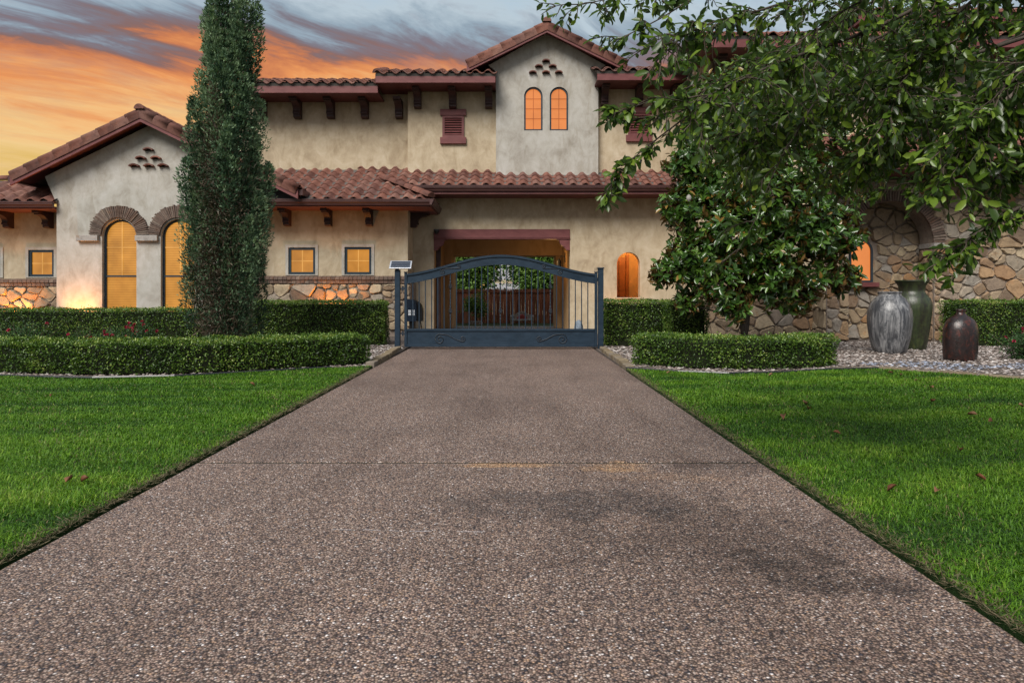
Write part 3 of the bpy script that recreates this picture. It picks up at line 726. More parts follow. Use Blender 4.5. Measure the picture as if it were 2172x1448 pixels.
# ---- wings either side of the gable ---------------------------------------
YW = 18.2
wx0, wx1 = gx1 - .1, PX(865, YW)
def sq_window(x0, x1, z0, z1, y, pane='pane_small'):
    w = thing_part('window', house); t = .05
    for nm, m, a, yy, dd in (('trim', 'stucco_sky_grey', .075, y - .022, .03), ('window_frame', 'frame', 0, y + .01, .06)):
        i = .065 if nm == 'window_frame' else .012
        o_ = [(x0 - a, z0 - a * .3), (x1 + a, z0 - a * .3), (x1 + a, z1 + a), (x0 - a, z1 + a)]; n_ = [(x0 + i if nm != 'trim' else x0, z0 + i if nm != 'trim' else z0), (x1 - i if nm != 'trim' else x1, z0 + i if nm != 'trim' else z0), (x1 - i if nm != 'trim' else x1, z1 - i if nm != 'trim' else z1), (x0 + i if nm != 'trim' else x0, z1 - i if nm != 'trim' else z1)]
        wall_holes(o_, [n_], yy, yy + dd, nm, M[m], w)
    MB().box(x0 + .03, x1 - .03, y + .05, y + .062, z0 + .03, z1 - .03).build('pane', M[pane], w)
    xm, zm = (x0 + x1) / 2, (z0 + z1) / 2
    MB().box(xm - .011, xm + .011, y + .034, y + .048, z0 + .07, z1 - .07).build('muntin', M['muntin_lit'], w)
    MB().box(x0 + .07, x1 - .07, y + .036, y + .049, zm - .011, zm + .011).build('muntin', M['muntin_lit'], w)
wins = [(PX(612, YW), PX(669, YW), PZ(582, YW), PZ(525, YW)), (PX(731, YW), PX(788, YW), PZ(582, YW), PZ(524, YW))]
rect = lambda a: [(a[0], a[2]), (a[1], a[2]), (a[1], a[3]), (a[0], a[3])]
wall_holes([(wx0, 0), (wx1, 0), (wx1, 3.42), (wx0, 3.42)], [rect(a) for a in wins], YW, YW + .2, 'wall', M['stucco'], house)
MB().box(wx0, wx1 - .001, YW + .28, HW + .5, 0, 3.45).build('wall', M['stucco'], house)
MB().box(wx1 - .2, wx1 - .002, YW + .201, HW - .002, 0, 3.42).build('wall', M['stucco'], house)
for a in wins: sq_window(*a, YW)
lwin = (PX(61, YW), PX(115, YW), PZ(587, YW), PZ(530, YW)); lwin2 = (PX(-60, YW), PX(1.5, YW), PZ(587, YW), PZ(530, YW))
lx0, lx1 = -16.5, gx0 + .2
wall_holes([(lx0, 0), (lx1, 0), (lx1, 3.42), (lx0, 3.42)], [rect(lwin), rect(lwin2)], YW, YW + .2, 'wall', M['stucco'], house)
MB().box(lx0, lx1, YW + .28, 22, 0, 3.45).build('wall', M['stucco'], house)
sq_window(*lwin, YW); sq_window(*lwin2, YW)

# ---- lower roofs ------------------------------------------------------------
hipx = PX(911, WE)
ME = 18.4; MZ = WZ + PIT * (ME - WE)
xr_main = PX(1446, ME)
wing_roof = deck([(gx1 - .3, WE, WZ), (hipx, WE, WZ), (hipx - 2.45, WE + 2.45, WZ + PIT * 2.45), (gx1 - .3, WE + 2.45, WZ + PIT * 2.45)])
main_roof = deck([(hipx - 1.05, ME, MZ), (xr_main, ME, MZ), (xr_main, YA, MZ + PIT * (YA - ME)), (hipx - 2.45, YA, MZ + PIT * (YA - ME))])
hip_roof = deck([(hipx, WE, WZ), (hipx, HW, WZ), (hipx - 1.85, HW, WZ + PIT * 1.85), (hipx - 1.85, WE + 1.85, WZ + PIT * 1.85)])
vF = (0, SLc, SLs)
ncol = int((hipx - (gx1 - .3)) / TW) + 1
tile_field(wing_roof, (hipx - ncol * TW, WE - .05, WZ - .02), (1, 0, 0), vF, ncol, 8, lambda q: q.y < YA - .05 and q.x < hipx - (q.y - WE) + .12 and (q.y - WE) > -4.885 - q.x - .05)
ncol = int((xr_main - (hipx - 2.6)) / TW) + 1
tile_field(main_roof, (xr_main - ncol * TW, ME - .05, MZ - .02), (1, 0, 0), vF, ncol, 5, lambda q: q.x > hipx - (q.y - WE) + .12 and q.y < (YA if q.x < XA1 else YB if (q.x < XT0 or q.x > XT1) else YT) + .08)
tile_field(hip_roof, (hipx + .04, WE + .1, WZ), (0, 1, 0), (-SLc, 0, SLs), 5, 5, lambda q: (hipx - q.x) < (q.y - WE) and not (q.y > ME - .1 and hipx - q.x > .8), False)
for i in range(6):
    v = Vector((-1, 1, PIT)).normalized(); u = Vector((1, 1, 0)).normalized()
    link('ridge_tile', CAP, hip_roof, basis(Vector((hipx + .05, WE - .05, WZ + .05)) + v * (.37 * i), u, v, u.cross(v)))
gutter(gx1 + .15, hipx + .12, WE - .14, WZ - .01); gutter(hipx - 1.0, xr_main, ME - .14, MZ - .01)
# return gutter along the hip side, soffits and fascia behind gutters
MB().prism([(hipx + .12, WZ - .01), (hipx + .12, WZ - .04), (hipx + .10, WZ - .08), (hipx + .07, WZ - .16), (hipx + .02, WZ - .16), (hipx + .02, WZ - .02)], WE - .139, HW - .01, 'y').build('gutter', M['gutter'], house)
MB().box(gx1 + .1, hipx + .019, WE - .035, YW + .02, WZ - .19, WZ - .125).build('soffit', M['soffit'], house)
MB().box(wx1, hipx + .018, YW + .021, HW - .004, WZ - .19, WZ - .125).build('soffit', M['soffit'], house)
MB().box(gx1 + .15, hipx + .017, WE - .0345, WE - .005, WZ - .121, WZ - .03).build('fascia', M['maroon'], house)
MB().box(hipx - 1.0, xr_main, ME - .035, HW + .02, MZ - .24, MZ - .17).build('soffit', M['soffit'], house)
MB().box(hipx - 1.0, xr_main, ME - .0345, ME - .005, MZ - .165, MZ - .03).build('fascia', M['maroon'], house)
for z_, x_a, x_b, y_ in ((WZ, gx1 + .15, hipx, WE), (MZ, hipx - 1.0, xr_main, ME)):
    MB().box(x_a, x_b, y_ - .004, y_ + .03, z_ - .10, z_ + .005).build('eave_closure', M['closure'], house)
put_corbels([PX(p, YW) for p in (612, 699, 785)], YW, WZ - .19, .16, .62, .42)
cb = link('bracket', corbel(.2, .5, .40).mesh('bracket', M['dkwood']), house, Matrix.Translation((wx1, 18.75, WZ - .19)) @ Matrix.Rotation(PI / 2, 4, 'Z'))
# left wing roof
LZ = 3.50; lwr = deck([(lx0, WE, LZ), (gx0 + .05, WE, LZ), (gx0 + .05, WE + 1.6, LZ + PIT * 1.6), (lx0, WE + 1.6, LZ + PIT * 1.6)])
ncol = 11
tile_field(lwr, (gx0 + .02 - ncol * TW, WE - .05, LZ - .02), (1, 0, 0), vF, ncol, 4, lambda q: True)
for i in range(9):
    link('ridge_tile', CAP, lwr, basis(Vector((gx0 - .4 - .38 * i, WE + 1.62, LZ + PIT * 1.6 + .02)), Vector((0, 1, 0)), Vector((-1, 0, 0)), Vector((0, 0, 1))))
gutter(lx0, gx0 + .03, WE - .14, LZ - .03)
MB().box(lx0, gx0 - .01, WE - .035, YW + .02, LZ - .21, LZ - .145).build('soffit', M['soffit'], house)
MB().box(lx0, gx0 + .01, WE - .0345, WE - .005, LZ - .141, LZ - .03).build('fascia', M['maroon'], house)
put_corbels([PX(p, YW) for p in (24, 108)], YW, LZ - .21, .16, .62, .42)

# ---- main wall with the drive-through and the little arched opening ---------
px0, px1 = PX(920, HW), PX(1209, HW)
zport = PZ(486, HW)
nx, nhw = PX(1333, HW), PX(1357.5, HW) - PX(1333, HW)
nz0, nzs = PZ(631, HW), PZ(535, HW) - nhw
wall_holes([(wx1 - .02, 0), (px0, 0), (px0, zport), (px1, zport), (px1, 0), (xr_main + .05, 0), (xr_main + .05, MZ - .1), (wx1 - .02, MZ - .1)], [archloop(nx, nhw, nz0, nzs, 16)], HW, HW + .28, 'wall', M['stucco'], house)
# passage walls: side walls, deep rear piers, rear lintel, ceiling
RY0, RY1 = 22.3, 23.9
bx0, bx1 = PX(958, RY0), PX(1174, RY1)
MB().box(px0 - .5, px0 - .03, HW + .281, RY1, 0, zport + .5).build('wall', M['stucco_warm'], house)
MB().box(px1 + .03, px1 + .5, HW + .281, RY1, 0, zport + .5).build('wall', M['stucco_warm'], house)
MB().box(px0 - .029, bx0, RY0, RY1, 0, zport).build('pier', M['stucco_warm'], house)
MB().box(bx1, px1 + .029, RY0 + .4, RY1, 0, zport).build('pier', M['stucco_warm'], house)
rlz = PZ(541, RY0)
MB().box(px0 - .03, px1 + .03, RY0 + .15, RY1 - .3, rlz, zport + .3).build('rear_lintel', M['stucco_warm'], house)
MB().box(px0 - .03, px1 + .03, HW + .281, RY1, zport + .02, zport + .35).build('ceiling', M['dkwood'], house)
# timber lintel with mouldings, scroll brackets, posts
zb = PZ(507, HW)
tl = bevel(MB().box(px0 + .002, px1 - .002, HW - .03, HW + .30, zb, zport - .002).build('timber_lintel', M['maroon'], house), .008)
zmld = PZ(503, HW)
bevel(MB().box(px0 + .002, px1 - .002, HW - .055, HW - .031, zmld - .015, zmld + .02).build('moulding', M['maroon'], tl), .006)
bevel(MB().box(px0 + .002, px1 - .002, HW - .045, HW - .031, zb - .002, zb + .03).build('moulding', M['maroon'], tl), .006)
def scroll_bracket(x, s):
    pr = [(x, zb), (x + s * .36, zb), (x + s * .36, zb - .03), (x + s * .30, zb - .035)]
    for i in range(7):
        t = i / 6 * PI / 2; pr.append((x + s * (.13 + .16 * math.cos(t)), zb - .05 - .17 * math.sin(t)))
    pr += [(x + s * .155, zb - .235), (x + s * .155, zb - .26), (x + s * .12, zb - .26), (x + s * .11, zb - .31), (x, zb - .32)]
    MB().prism(pr, HW - .012, HW + .16, 'y').build('bracket', M['maroon'], house)
scroll_bracket(px0 + .003, 1); scroll_bracket(px1 - .003, -1)
bevel(MB().box(px0 + .03, px0 + .16, HW + .29, HW + .43, 0, zb - .03).build('post', M['dkwood'], house), .01)
# door, jamb of the room behind the small arched opening
MB().box(nx - 1.2, nx + 1.6, HW + 1.9, HW + 2.0, 0, 3.2).build('wall', M['stucco_warm'], house)
MB().box(nx - .75, nx - .65, HW + .282, HW + 1.899, 0, 3.2).build('wall', M['stucco_warm'], house)
MB().box(nx + 1.2, nx + 1.3, HW + .282, HW + 1.899, 0, 3.2).build('wall', M['stucco_warm'], house)
MB().box(nx - .649, nx + 1.199, HW + .283, HW + 1.898, 2.9, 3.0).build('ceiling', M['stucco_warm'], house)
idr = bevel(MB().box(nx - .12, nx + .22, HW + 1.78, HW + 1.84, .02, 2.25).build('door', M['doorwood'], house), .01)
MB().box(nx + .0, nx + .02, HW + 1.765, HW + 1.779, .1, 2.15).build('door_stile', M['dkwood'], idr)
for xa_ in (nx - .22, nx + .225):
    bevel(MB().box(xa_, xa_ + .09, HW + 1.74, HW + 1.897, .02, 2.34).build('door_jamb', M['doorwood'], house), .01)
MB().lathe([(.0, 0), (.025, .01), (.03, .03), (.0, .055)], (0, 0, 0), 10).build('door_knob', M['iron'], idr, True).matrix_basis = Matrix.Translation((nx - .08, HW + 1.775, 1.0)) @ Matrix.Rotation(PI / 2, 4, 'X')
bevel(MB().box(nx - nhw - .02, nx + nhw + .02, HW - .03, HW + .25, nz0 - .035, nz0 - .001).build('sill', M['stucco'], house), .01)

# ---- stone work ---------------------------------------------------------------
def voronoi(u0, u1, v0, v1, size, asp=1.25, seed=1):
    r = random.Random(seed); pts = []
    area = (u1 - u0) * (v1 - v0); target = area / (size * size); tries = 0
    while len(pts) < target * 1.25 and tries < target * 60:
        tries += 1; q = (r.uniform(u0 - .1, u1 + .1), r.uniform(v0 - .05, v1 + .05)); rad = size * r.choice((.38, .5, .75, .95, 1.15)) * .85
        if all(((q[0] - p[0]) / asp) ** 2 + (q[1] - p[1]) ** 2 > min(rad, p[2]) ** 2 for p in pts): pts.append((*q, rad))
    cells = []
    for i, p in enumerate(pts):
        poly = [(u0, v0), (u1, v0), (u1, v1), (u0, v1)]
        nb = sorted(pts, key=lambda o: (o[0] - p[0]) ** 2 + (o[1] - p[1]) ** 2)[1:22]
        for o in nb:
            mx, my = (p[0] + o[0]) / 2, (p[1] + o[1]) / 2; nx_, ny_ = (o[0] - p[0]) / asp ** 2, o[1] - p[1]
            out = []
            for k in range(len(poly)):
                a, b = poly[k], poly[(k + 1) % len(poly)]
                da = (a[0] - mx) * nx_ + (a[1] - my) * ny_; db = (b[0] - mx) * nx_ + (b[1] - my) * ny_
                if da <= 0: out.append(a)
                if da * db < 0: t = da / (da - db); out.append((a[0] + (b[0] - a[0]) * t, a[1] + (b[1] - a[1]) * t))
            poly = out
            if len(poly) < 3: break
        if len(poly) >= 3: cells.append(poly)
    return cells
def stone_geom(poly, r, gap=.010, depth=.05):
    cx_ = sum(p[0] for p in poly) / len(poly); cy_ = sum(p[1] for p in poly) / len(poly)
    R0 = max(math.hypot(p[0] - cx_, p[1] - cy_) for p in poly)
    if R0 < .05: return None
    pts = []
    n = len(poly)
    for i in range(n):
        a, b = poly[i], poly[(i + 1) % n]; l = math.hypot(b[0] - a[0], b[1] - a[1])
        if l < .03: pts.append(((a[0] + b[0]) / 2, (a[1] + b[1]) / 2)); continue
        c = min(.3, .05 / l)
        pts.append((a[0] + (b[0] - a[0]) * c, a[1] + (b[1] - a[1]) * c))
        if l > .16: t = r.uniform(.4, .6); j = r.uniform(-.012, .004); mxx, myy = a[0] + (b[0] - a[0]) * t, a[1] + (b[1] - a[1]) * t; d = math.hypot(mxx - cx_, myy - cy_); pts.append((mxx + (mxx - cx_) / d * j, myy + (myy - cy_) / d * j))
        pts.append((b[0] - (b[0] - a[0]) * c, b[1] - (b[1] - a[1]) * c))
    def shrink(g): 
        o = []
        for p in pts:
            d = max(math.hypot(p[0] - cx_, p[1] - cy_), 1e-4); k = max(d - g, d * .3) / d; o.append((cx_ + (p[0] - cx_) * k, cy_ + (p[1] - cy_) * k))
        return o
    ring0 = shrink(gap); ring1 = shrink(gap + .006); ring2 = shrink(gap + min(.03, R0 * .2))
    tx, ty = r.uniform(-.2, .2), r.uniform(-.16, .22); dp = depth * r.uniform(.55, 1.35)
    m = len(pts)
    V = [(p[0], 0, p[1]) for p in ring0] + [(p[0], dp * .6, p[1]) for p in ring1] + [(p[0], dp + (p[0] - cx_) * tx + (p[1] - cy_) * ty + r.uniform(-.004, .004), p[1]) for p in ring2]
    Fc = [(k * m + i, k * m + (i + 1) % m, (k + 1) * m + (i + 1) % m, (k + 1) * m + i) for k in (0, 1) for i in range(m)] + [tuple(range(2 * m, 3 * m))]
    return V, Fc
NS = [0]
def stones(parent, u0, u1, v0, v1, y, size, seed, single=True, side=None, reject=None, near=None):
    """fieldstones on a wall: facing -y at depth y, or (side=x) facing -x with u running along y"""
    r = random.Random(seed * 7 + 1); J = MB()
    for c in voronoi(u0, u1, v0, v1, size, 1.25, seed):
        cu, cv = sum(p[0] for p in c) / len(c), sum(p[1] for p in c) / len(c)
        if reject and reject(cu, cv): continue
        gm = stone_geom(c, r)
        if not gm: continue
        V, Fc = gm
        V = [(a, y - d, b) for a, d, b in V] if side is None else [(side - d, a, b) for a, d, b in V]
        if single and (near is None or near(cu, cv)): MB().add(V, Fc).build('stone', M['stone'], parent); NS[0] += 1
        else: J.add(V, Fc)
    if J.v: stuff(J.build('stone_facing', M['stone'], parent))
# wainscot of the two wings: wall, stones, two courses of brick coping
def wainscot(x0, x1, zcap, seed, extra=None):
    y = YW - .09
    w = MB().box(x0, x1, y, YW - .002, 0, zcap - .19).build('stone_wall', M['mortar'], house)
    stones(w, x0, x1, max(0, zcap - 1.42), zcap - .2, y, .30, seed, near=lambda u, v: v > .72)
    cp = MB().add([(x0, y - .03, zcap - .19), (x1, y - .03, zcap - .19), (x1, YW - .001, zcap - .19), (x0, YW - .001, zcap - .19), (x0, y - .05, zcap - .05), (x1, y - .05, zcap - .05), (x1, YW - .001, zcap - .005), (x0, YW - .001, zcap - .005)],
                  [(0, 3, 2, 1), (4, 5, 6, 7), (0, 1, 5, 4), (1, 2, 6, 5), (2, 3, 7, 6), (3, 0, 4, 7)]).build('coping', M['mortar'], house)
    n = int((x1 - x0) / .115)
    for i in range(n):
        a, b = x0 + (x1 - x0) * i / n + .006, x0 + (x1 - x0) * (i + 1) / n - .006; d = RN.uniform(-.006, .006)
        MB().box(a, b, y - .055 + d, y - .02, zcap - .185, zcap - .10).build('brick', M['brick'], cp)
        d = RN.uniform(-.006, .006)
        MB().add([(a, y - .085 + d, zcap - .092), (b, y - .085 + d, zcap - .092), (b, YW - .003, zcap - .085), (a, YW - .003, zcap - .085), (a, y - .08 + d, zcap - .025), (b, y - .08 + d, zcap - .025), (b, YW - .003, zcap + .012), (a, YW - .003, zcap + .012)],
                 [(0, 3, 2, 1), (4, 5, 6, 7), (0, 1, 5, 4), (1, 2, 6, 5), (2, 3, 7, 6), (3, 0, 4, 7)]).build('brick', M['brick'], cp)
    return w
ww = wainscot(PX(520, YW), wx1 + .08, PZ(586, YW), 3)
MB().box(wx1 + .002, wx1 + .08, YW - .001, HW - .02, 0, PZ(586, YW) - .19).build('stone_wall', M['mortar'], house)
wainscot(-14.6, gx0 - .005, PZ(592, YW), 5)

# right-hand stone block: two storeys, its left flank joins the stucco wall
SB = 16.8; sbx = PX(1500, SB)
blk = MB().box(sbx, 16, SB + .05, 24, 0, PZ(98, SB)).build('stone_wall', M['mortar'], house)
stones(blk, sbx, PX(1745, SB), .1, 1.75, SB + .05, .32, 21, near=lambda u, v: v > .3)
stones(blk, sbx, 13.2, 1.75, PZ(102, SB), SB + .05, .36, 22, False, reject=lambda u, v: u > 8.3 and v < 4.0)
stones(blk, SB + .1, HW + .4, .1, PZ(120, SB), 0, .36, 23, False, side=sbx)
# porch in front of it, with a big brick arch
PY = 16.15
pxa0, pxa1 = PX(1753, PY), 13.5
axc, ahw = (PX(1800, PY) + PX(1981, PY)) / 2, (PX(1981, PY) - PX(1800, PY)) / 2
azs = PZ(515, PY); ptop = PZ(372, PY)
ph = wall_holes([(pxa0, 0), (axc - ahw, 0)] + [(axc - ahw * math.cos(PI * i / 20), azs + ahw * math.sin(PI * i / 20)) for i in range(21)] + [(axc + ahw, 0), (pxa1, 0), (pxa1, ptop), (pxa0, ptop)], [], PY, PY + .55, 'stone_wall', M['mortar'], house)
inarch = lambda u, v: (abs(u - axc) < ahw and v < azs) or (math.hypot(u - axc, v - azs) < ahw + .28 and v >= azs)
stones(ph, pxa0, axc - ahw, .03, azs - .12, PY, .26, 31)
stones(ph, axc + ahw, PX(2190, PY), .03, azs - .12, PY, .30, 32)
stones(ph, PX(1800, PY), PX(2190, PY), azs - .12, ptop, PY, .30, 33, reject=lambda u, v: inarch(u, v) or (u < axc + ahw and v < azs), near=lambda u, v: u > axc + ahw * .6)
stones(ph, PX(2190, PY), pxa1, .03, ptop, PY, .36, 34, False)
stones(ph, PY + .02, SB + .05, .03, ptop, 0, .3, 35, False, side=pxa0)
brick_arch(axc, azs, ahw - .02, ahw + .27, PY, .04, 56, 0, PI, ph)
stones(ph, PY + .04, PY + .54, .03, azs - .14, 0, .26, 36, False, side=axc + ahw)
for a, b_ in ((axc + ahw - .03, axc + ahw + .22), (axc - ahw - .22, axc - ahw + .03)):
    bevel(MB().box(a, b_, PY - .06, PY + .56, azs - .12, azs - .005).build('impost_block', M['impost'], ph), .008)
# recess wall with the arched window behind the porch arch
RYW = 17.55
rw = SB
rx = PX(1823, SB); rhw = .29; rzs = PZ(508, SB) - rhw; rz0 = PZ(599, SB)
w = arch_window(rx, rhw, rz0, rzs, SB - .10, 'pane_or', 1, 1, 'muntin_dk', .04, .05, False)
bevel(MB().box(rx - .36, rx + .42, SB - .14, SB + .04, rz0 - .11, rz0).build('sill', M['maroon'], w), .008)
rin = lambda u, v: abs(u - rx) < rhw + .10 and rz0 - .1 < v < rzs + rhw + .1
stones(blk, PX(1800, SB) - .3, PX(1990, SB) + .3, .02, 4.0, SB + .05, .30, 41, reject=rin, near=lambda u, v: v < 2.5 and u > PX(1790, SB))
MB().box(pxa0 + .01, pxa1 - .01, PY + .551, SB + .04, ptop - .1, ptop - .02).build('ceiling', M['dkwood'], house)
# porch roof, gutter, frieze
PE = 15.0; pez = PZ(337, PE); pex = PX(1790, PE)
pr_ = deck([(pex, PE, pez), (13.8, PE, pez), (13.8, SB + .3, pez + PIT * (SB + .3 - PE)), (pex, SB + .3, pez + PIT * (SB + .3 - PE))])
tile_field(pr_, (pex, PE - .05, pez - .02), (1, 0, 0), vF, 20, 6, lambda q: q.y < SB + .1, False)
gutter(pex, 13.8, PE - .14, pez - .01)
MB().box(pex, 13.8, PE - .035, PY + .02, pez - .23, pez - .17).build('soffit', M['soffit'], house)
MB().box(pex, 13.8, PE - .0345, PE - .005, pez - .165, pez - .03).build('fascia', M['maroon'], house)
MB().box(pxa0 + .001, pxa1, PY - .10, PY - .001, ptop - .12, pez - .231).build('frieze', M['dkwood'], house)
# stone block eave
upper_eave(PX(1488, 15.8), 14.5, SB, 15.8, PZ(100, 15.8), .19, 1.6, False)
put_corbels([PX(p, SB) for p in (1520, 1600, 1690, 1780)], SB + .04, PZ(100, 15.8), .2, .6, .5)
# taller stone block farther right
TBx = PX(1850, 16.2)
tb = MB().box(TBx, 15.5, 16.6, 22, PZ(60, 16.2) - 1.9, PZ(45, 16.2)).build('stone_wall', M['mortar'], house)
upper_eave(TBx - .4, 15.5, 16.6, 16.0, PZ(48, 16.0), .18, 1.6, False)
print('tiles', NT, 'stones', NS)

# ================================================================== LAMPS
def spot(name, loc, target, power, col, parent, size=1.9, blend=.8, rad=.05):
    l = bpy.data.lights.new(name, 'SPOT'); l.energy = power; l.color = col; l.spot_size = size; l.spot_blend = blend; l.shadow_soft_size = rad
    o = bpy.data.objects.new(name, l); COL.objects.link(o); o.parent = parent; o.matrix_parent_inverse = Matrix.Translation(parent.location).inverted()
    o.location = loc; d = Vector(target) - Vector(loc); o.rotation_euler = d.to_track_quat('-Z', 'Y').to_euler(); return o
AMB = (1, .36, .065)
def uplight(x, y, wally, label, power, ztgt=2.0):
    t = thing('uplight', label, 'garden light', (x, y, 0), 'garden uplights behind the hedges')
    MB().lathe([(.015, 0), (.015, .10), (.045, .11), (.055, .2), (.05, .2), (.04, .17)], (x, y, 0), 14).build('housing', M['black'], t, True)
    MB().lathe([(.0, 0), (.04, 0), (.04, .006), (0, .007)], (x, y, .175), 14).build('lens', M['bulb'], t)
    spot('uplight_beam', (x, y, .24), (x, wally - .04, ztgt), power, AMB, t)
uplight(PX(155, 17.1), 17.12, YG, 'small black uplight glowing at the foot of the gable wall', 120)
uplight(PX(18, 17.75), 17.75, YW, 'small black uplight glowing on the stone wainscot at the far left', 110)
uplight(PX(703, 17.75), 17.75, YW, 'small black uplight glowing on the stone wainscot between two windows', 110)
uplight(PX(1322, 18.9), 18.75, HW, 'small black uplight under the little arched wall opening', 14)
# lantern inside the drive-through
lxw = px1 + .03; lt = thing('wall_lantern', 'dark iron lantern hung on the ochre wall inside the drive-through', 'lantern', (lxw, 21.2, 2.0))
MB().tube([(lxw, 21.2, 2.25), (lxw - .12, 21.2, 2.32), (lxw - .2, 21.2, 2.22)], .012, 6).build('arm', M['iron'], lt)
MB().lathe([(.005, .3), (.07, .22), (.075, .2), (.05, -.08), (.02, -.12), (0, -.13)][::-1], (lxw - .2, 21.2, 1.93), 6).build('cage', M['iron'], lt)
MB().box(lxw - .03, lxw, 21.13, 21.27, 2.1, 2.4).build('back_plate', M['iron'], lt)
pl = bpy.data.lights.new('lantern_light', 'POINT'); pl.energy = 5.5; pl.color = (1, .52, .17); pl.shadow_soft_size = .12
po = bpy.data.objects.new('lantern_light', pl); COL.objects.link(po); po.parent = lt; po.matrix_parent_inverse = Matrix.Translation(lt.location).inverted(); po.location = (lxw - .45, 21.1, 2.15)
rl_ = thing('ceiling_lamp', 'small ceiling lamp in the lit room behind the arched opening', 'lamp', (nx + .2, HW + 1.0, 2.9))
MB().lathe([(.0, -.1), (.08, -.07), (.1, 0), (0, .0)], (nx + .2, HW + 1.0, 2.9), 12).build('glass', M['bulb'], rl_)
pl = bpy.data.lights.new('room_light', 'POINT'); pl.energy = 30; pl.color = (1, .48, .15); pl.shadow_soft_size = .1
po = bpy.data.objects.new('room_light', pl); COL.objects.link(po); po.parent = rl_; po.matrix_parent_inverse = Matrix.Translation(rl_.location).inverted(); po.location = (nx + .2, HW + .9, 2.6)
# ================================================================== GATE
GY = 14.1
gl, gr_ = PX(858, GY), PX(1267, GY); gc = (gl + gr_) / 2; ghalf = (gr_ - gl) / 2
gate = thing('driveway_gate', 'blue black wrought iron driveway gate with arched top and scrolls', 'gate', (gc, GY, 0))
zlo, zhi = 1.555, 1.945
def ztop(x):
    u = min(1, abs(x - gc) / (ghalf - .05)); return zlo + (zhi - zlo) * (.72 * (.5 + .5 * math.cos(PI * u)) + .28 * (1 - u * u))
BH = .205
xs = [gl + .055 + (gr_ - gl - .11) * i / 48 for i in range(49)]
def band(dz0, dz1, y0, y1, nm, par):
    mb = MB(); n = len(xs)
    for yy in (y0, y1):
        mb.v += [(x, yy, ztop(x) - dz0) for x in xs] + [(x, yy, ztop(x) - dz1) for x in xs]
    for i in range(n - 1):
        a, b, c, d = i, n + i, 2 * n + i, 3 * n + i
        mb.f += [(a, a + 1, b + 1, b), (c, d, d + 1, c + 1), (a, c, c + 1, a + 1), (b, b + 1, d + 1, d)]
    mb.f += [(0, n, 3 * n, 2 * n), (n - 1, 3 * n - 1, 4 * n - 1, 2 * n - 1)]
    return mb.build(nm, M['gate'], par)
tr = band(.0, .045, GY - .03, GY + .03, 'top_rail', gate)
band(.0451, BH - .0301, GY - .006, GY + .006, 'rail_plate', gate)
band(BH - .03, BH, GY - .025, GY + .025, 'lower_rail', gate)
for x0 in (gl, gr_ - .055):
    st_ = bevel(MB().box(x0, x0 + .055, GY - .029, GY + .029, .045, zlo + .02).build('stile', M['gate'], gate), .005, 1)
    bevel(MB().box(x0 - .012, x0 + .067, GY - .04, GY + .04, zlo + .02, zlo + .04).build('cap', M['gate'], st_), .008, 1)
zp0, zp1 = PZ(737, GY) , PZ(697, GY)
zp0 = max(zp0, .045)
MB().box(gl + .056, gr_ - .056, GY - .006, GY + .006, zp0 + .05, zp1 - .05).build('kick_plate', M['gate'], gate)
bevel(MB().box(gl + .0555, gr_ - .0555, GY - .028, GY + .028, zp1 - .05, zp1).build('middle_rail', M['gate'], gate), .005, 1)
bevel(MB().box(gl + .0555, gr_ - .0555, GY - .028, GY + .028, zp0, zp0 + .05).build('bottom_rail', M['gate'], gate), .005, 1)
def twist(x, z, L=.115, r=.036):
    mb = MB()
    for k in range(4):
        pts = []
        for i in range(9):
            t = i / 8; a = 2 * PI * (k / 4 + t * .85); rr = r * math.sin(PI * t) + .004
            pts.append((x + rr * math.cos(a), GY + rr * math.sin(a), z - L / 2 + L * t))
        mb.tube(pts, .0065, 5)
    for s in (-1, 1):
        mb.lathe([(.011, -.014), (.02, -.008), (.02, .008), (.011, .014)], (x, GY, z + s * (L / 2 + .03)), 10)
        mb.lathe([(.010, -.014), (.017, -.006), (.017, .006), (.010, .014)], (x, GY, z + s * (L / 2 + .10)), 10)
    return mb
for k in range(29):
    x = PX(875.8 + 13.25 * k, GY)
    pk = MB().box(x - .0095, x + .0095, GY - .0095, GY + .0095, zp1 - .005, ztop(x) - BH + .004).build('picket', M['gate'], gate)
    if k in (6, 22, 14):
        for py in ((608, 660) if k != 14 else (592, 660)): twist(x, PZ(py, GY)).build('basket_twist', M['iron'], pk, True)
def spiral(cx_, cz, r0, turns, a0, s, n=26):
    return [(cx_ + s * (r0 * (1 - .82 * i / n)) * math.cos(a0 - 2 * PI * turns * i / n), cz + (r0 * (1 - .82 * i / n)) * math.sin(a0 - 2 * PI * turns * i / n)) for i in range(n + 1)]
def scroll(x0, z0, w, hgt, s, nm='scroll'):
    """S scroll: big curl at one end low, bar rising to a small curl"""
    R1, R2 = hgt * .44, hgt * .24
    big = spiral(0, 0, R1, 1.55, PI / 2, -1)            # starts at its top
    end = (w - R1 * 1.2, -R1 * .45)
    small = spiral(end[0], end[1] + R2, R2, 1.25, -PI / 2, -1)
    pts = big[::-1] + [(end[0] * .35, R1 * .80 - .0), (end[0] * .7, -R1 * .02)] + small
    return MB().tube([(x0 + s * p[0], GY - .016, z0 + p[1]) for p in pts], .0085, 6).build(nm, M['iron'], gate, True)
zsc = PZ(719, GY)
scroll(PX(933, GY), zsc, .60, .25, 1); scroll(PX(1192, GY), zsc, .60, .25, -1)
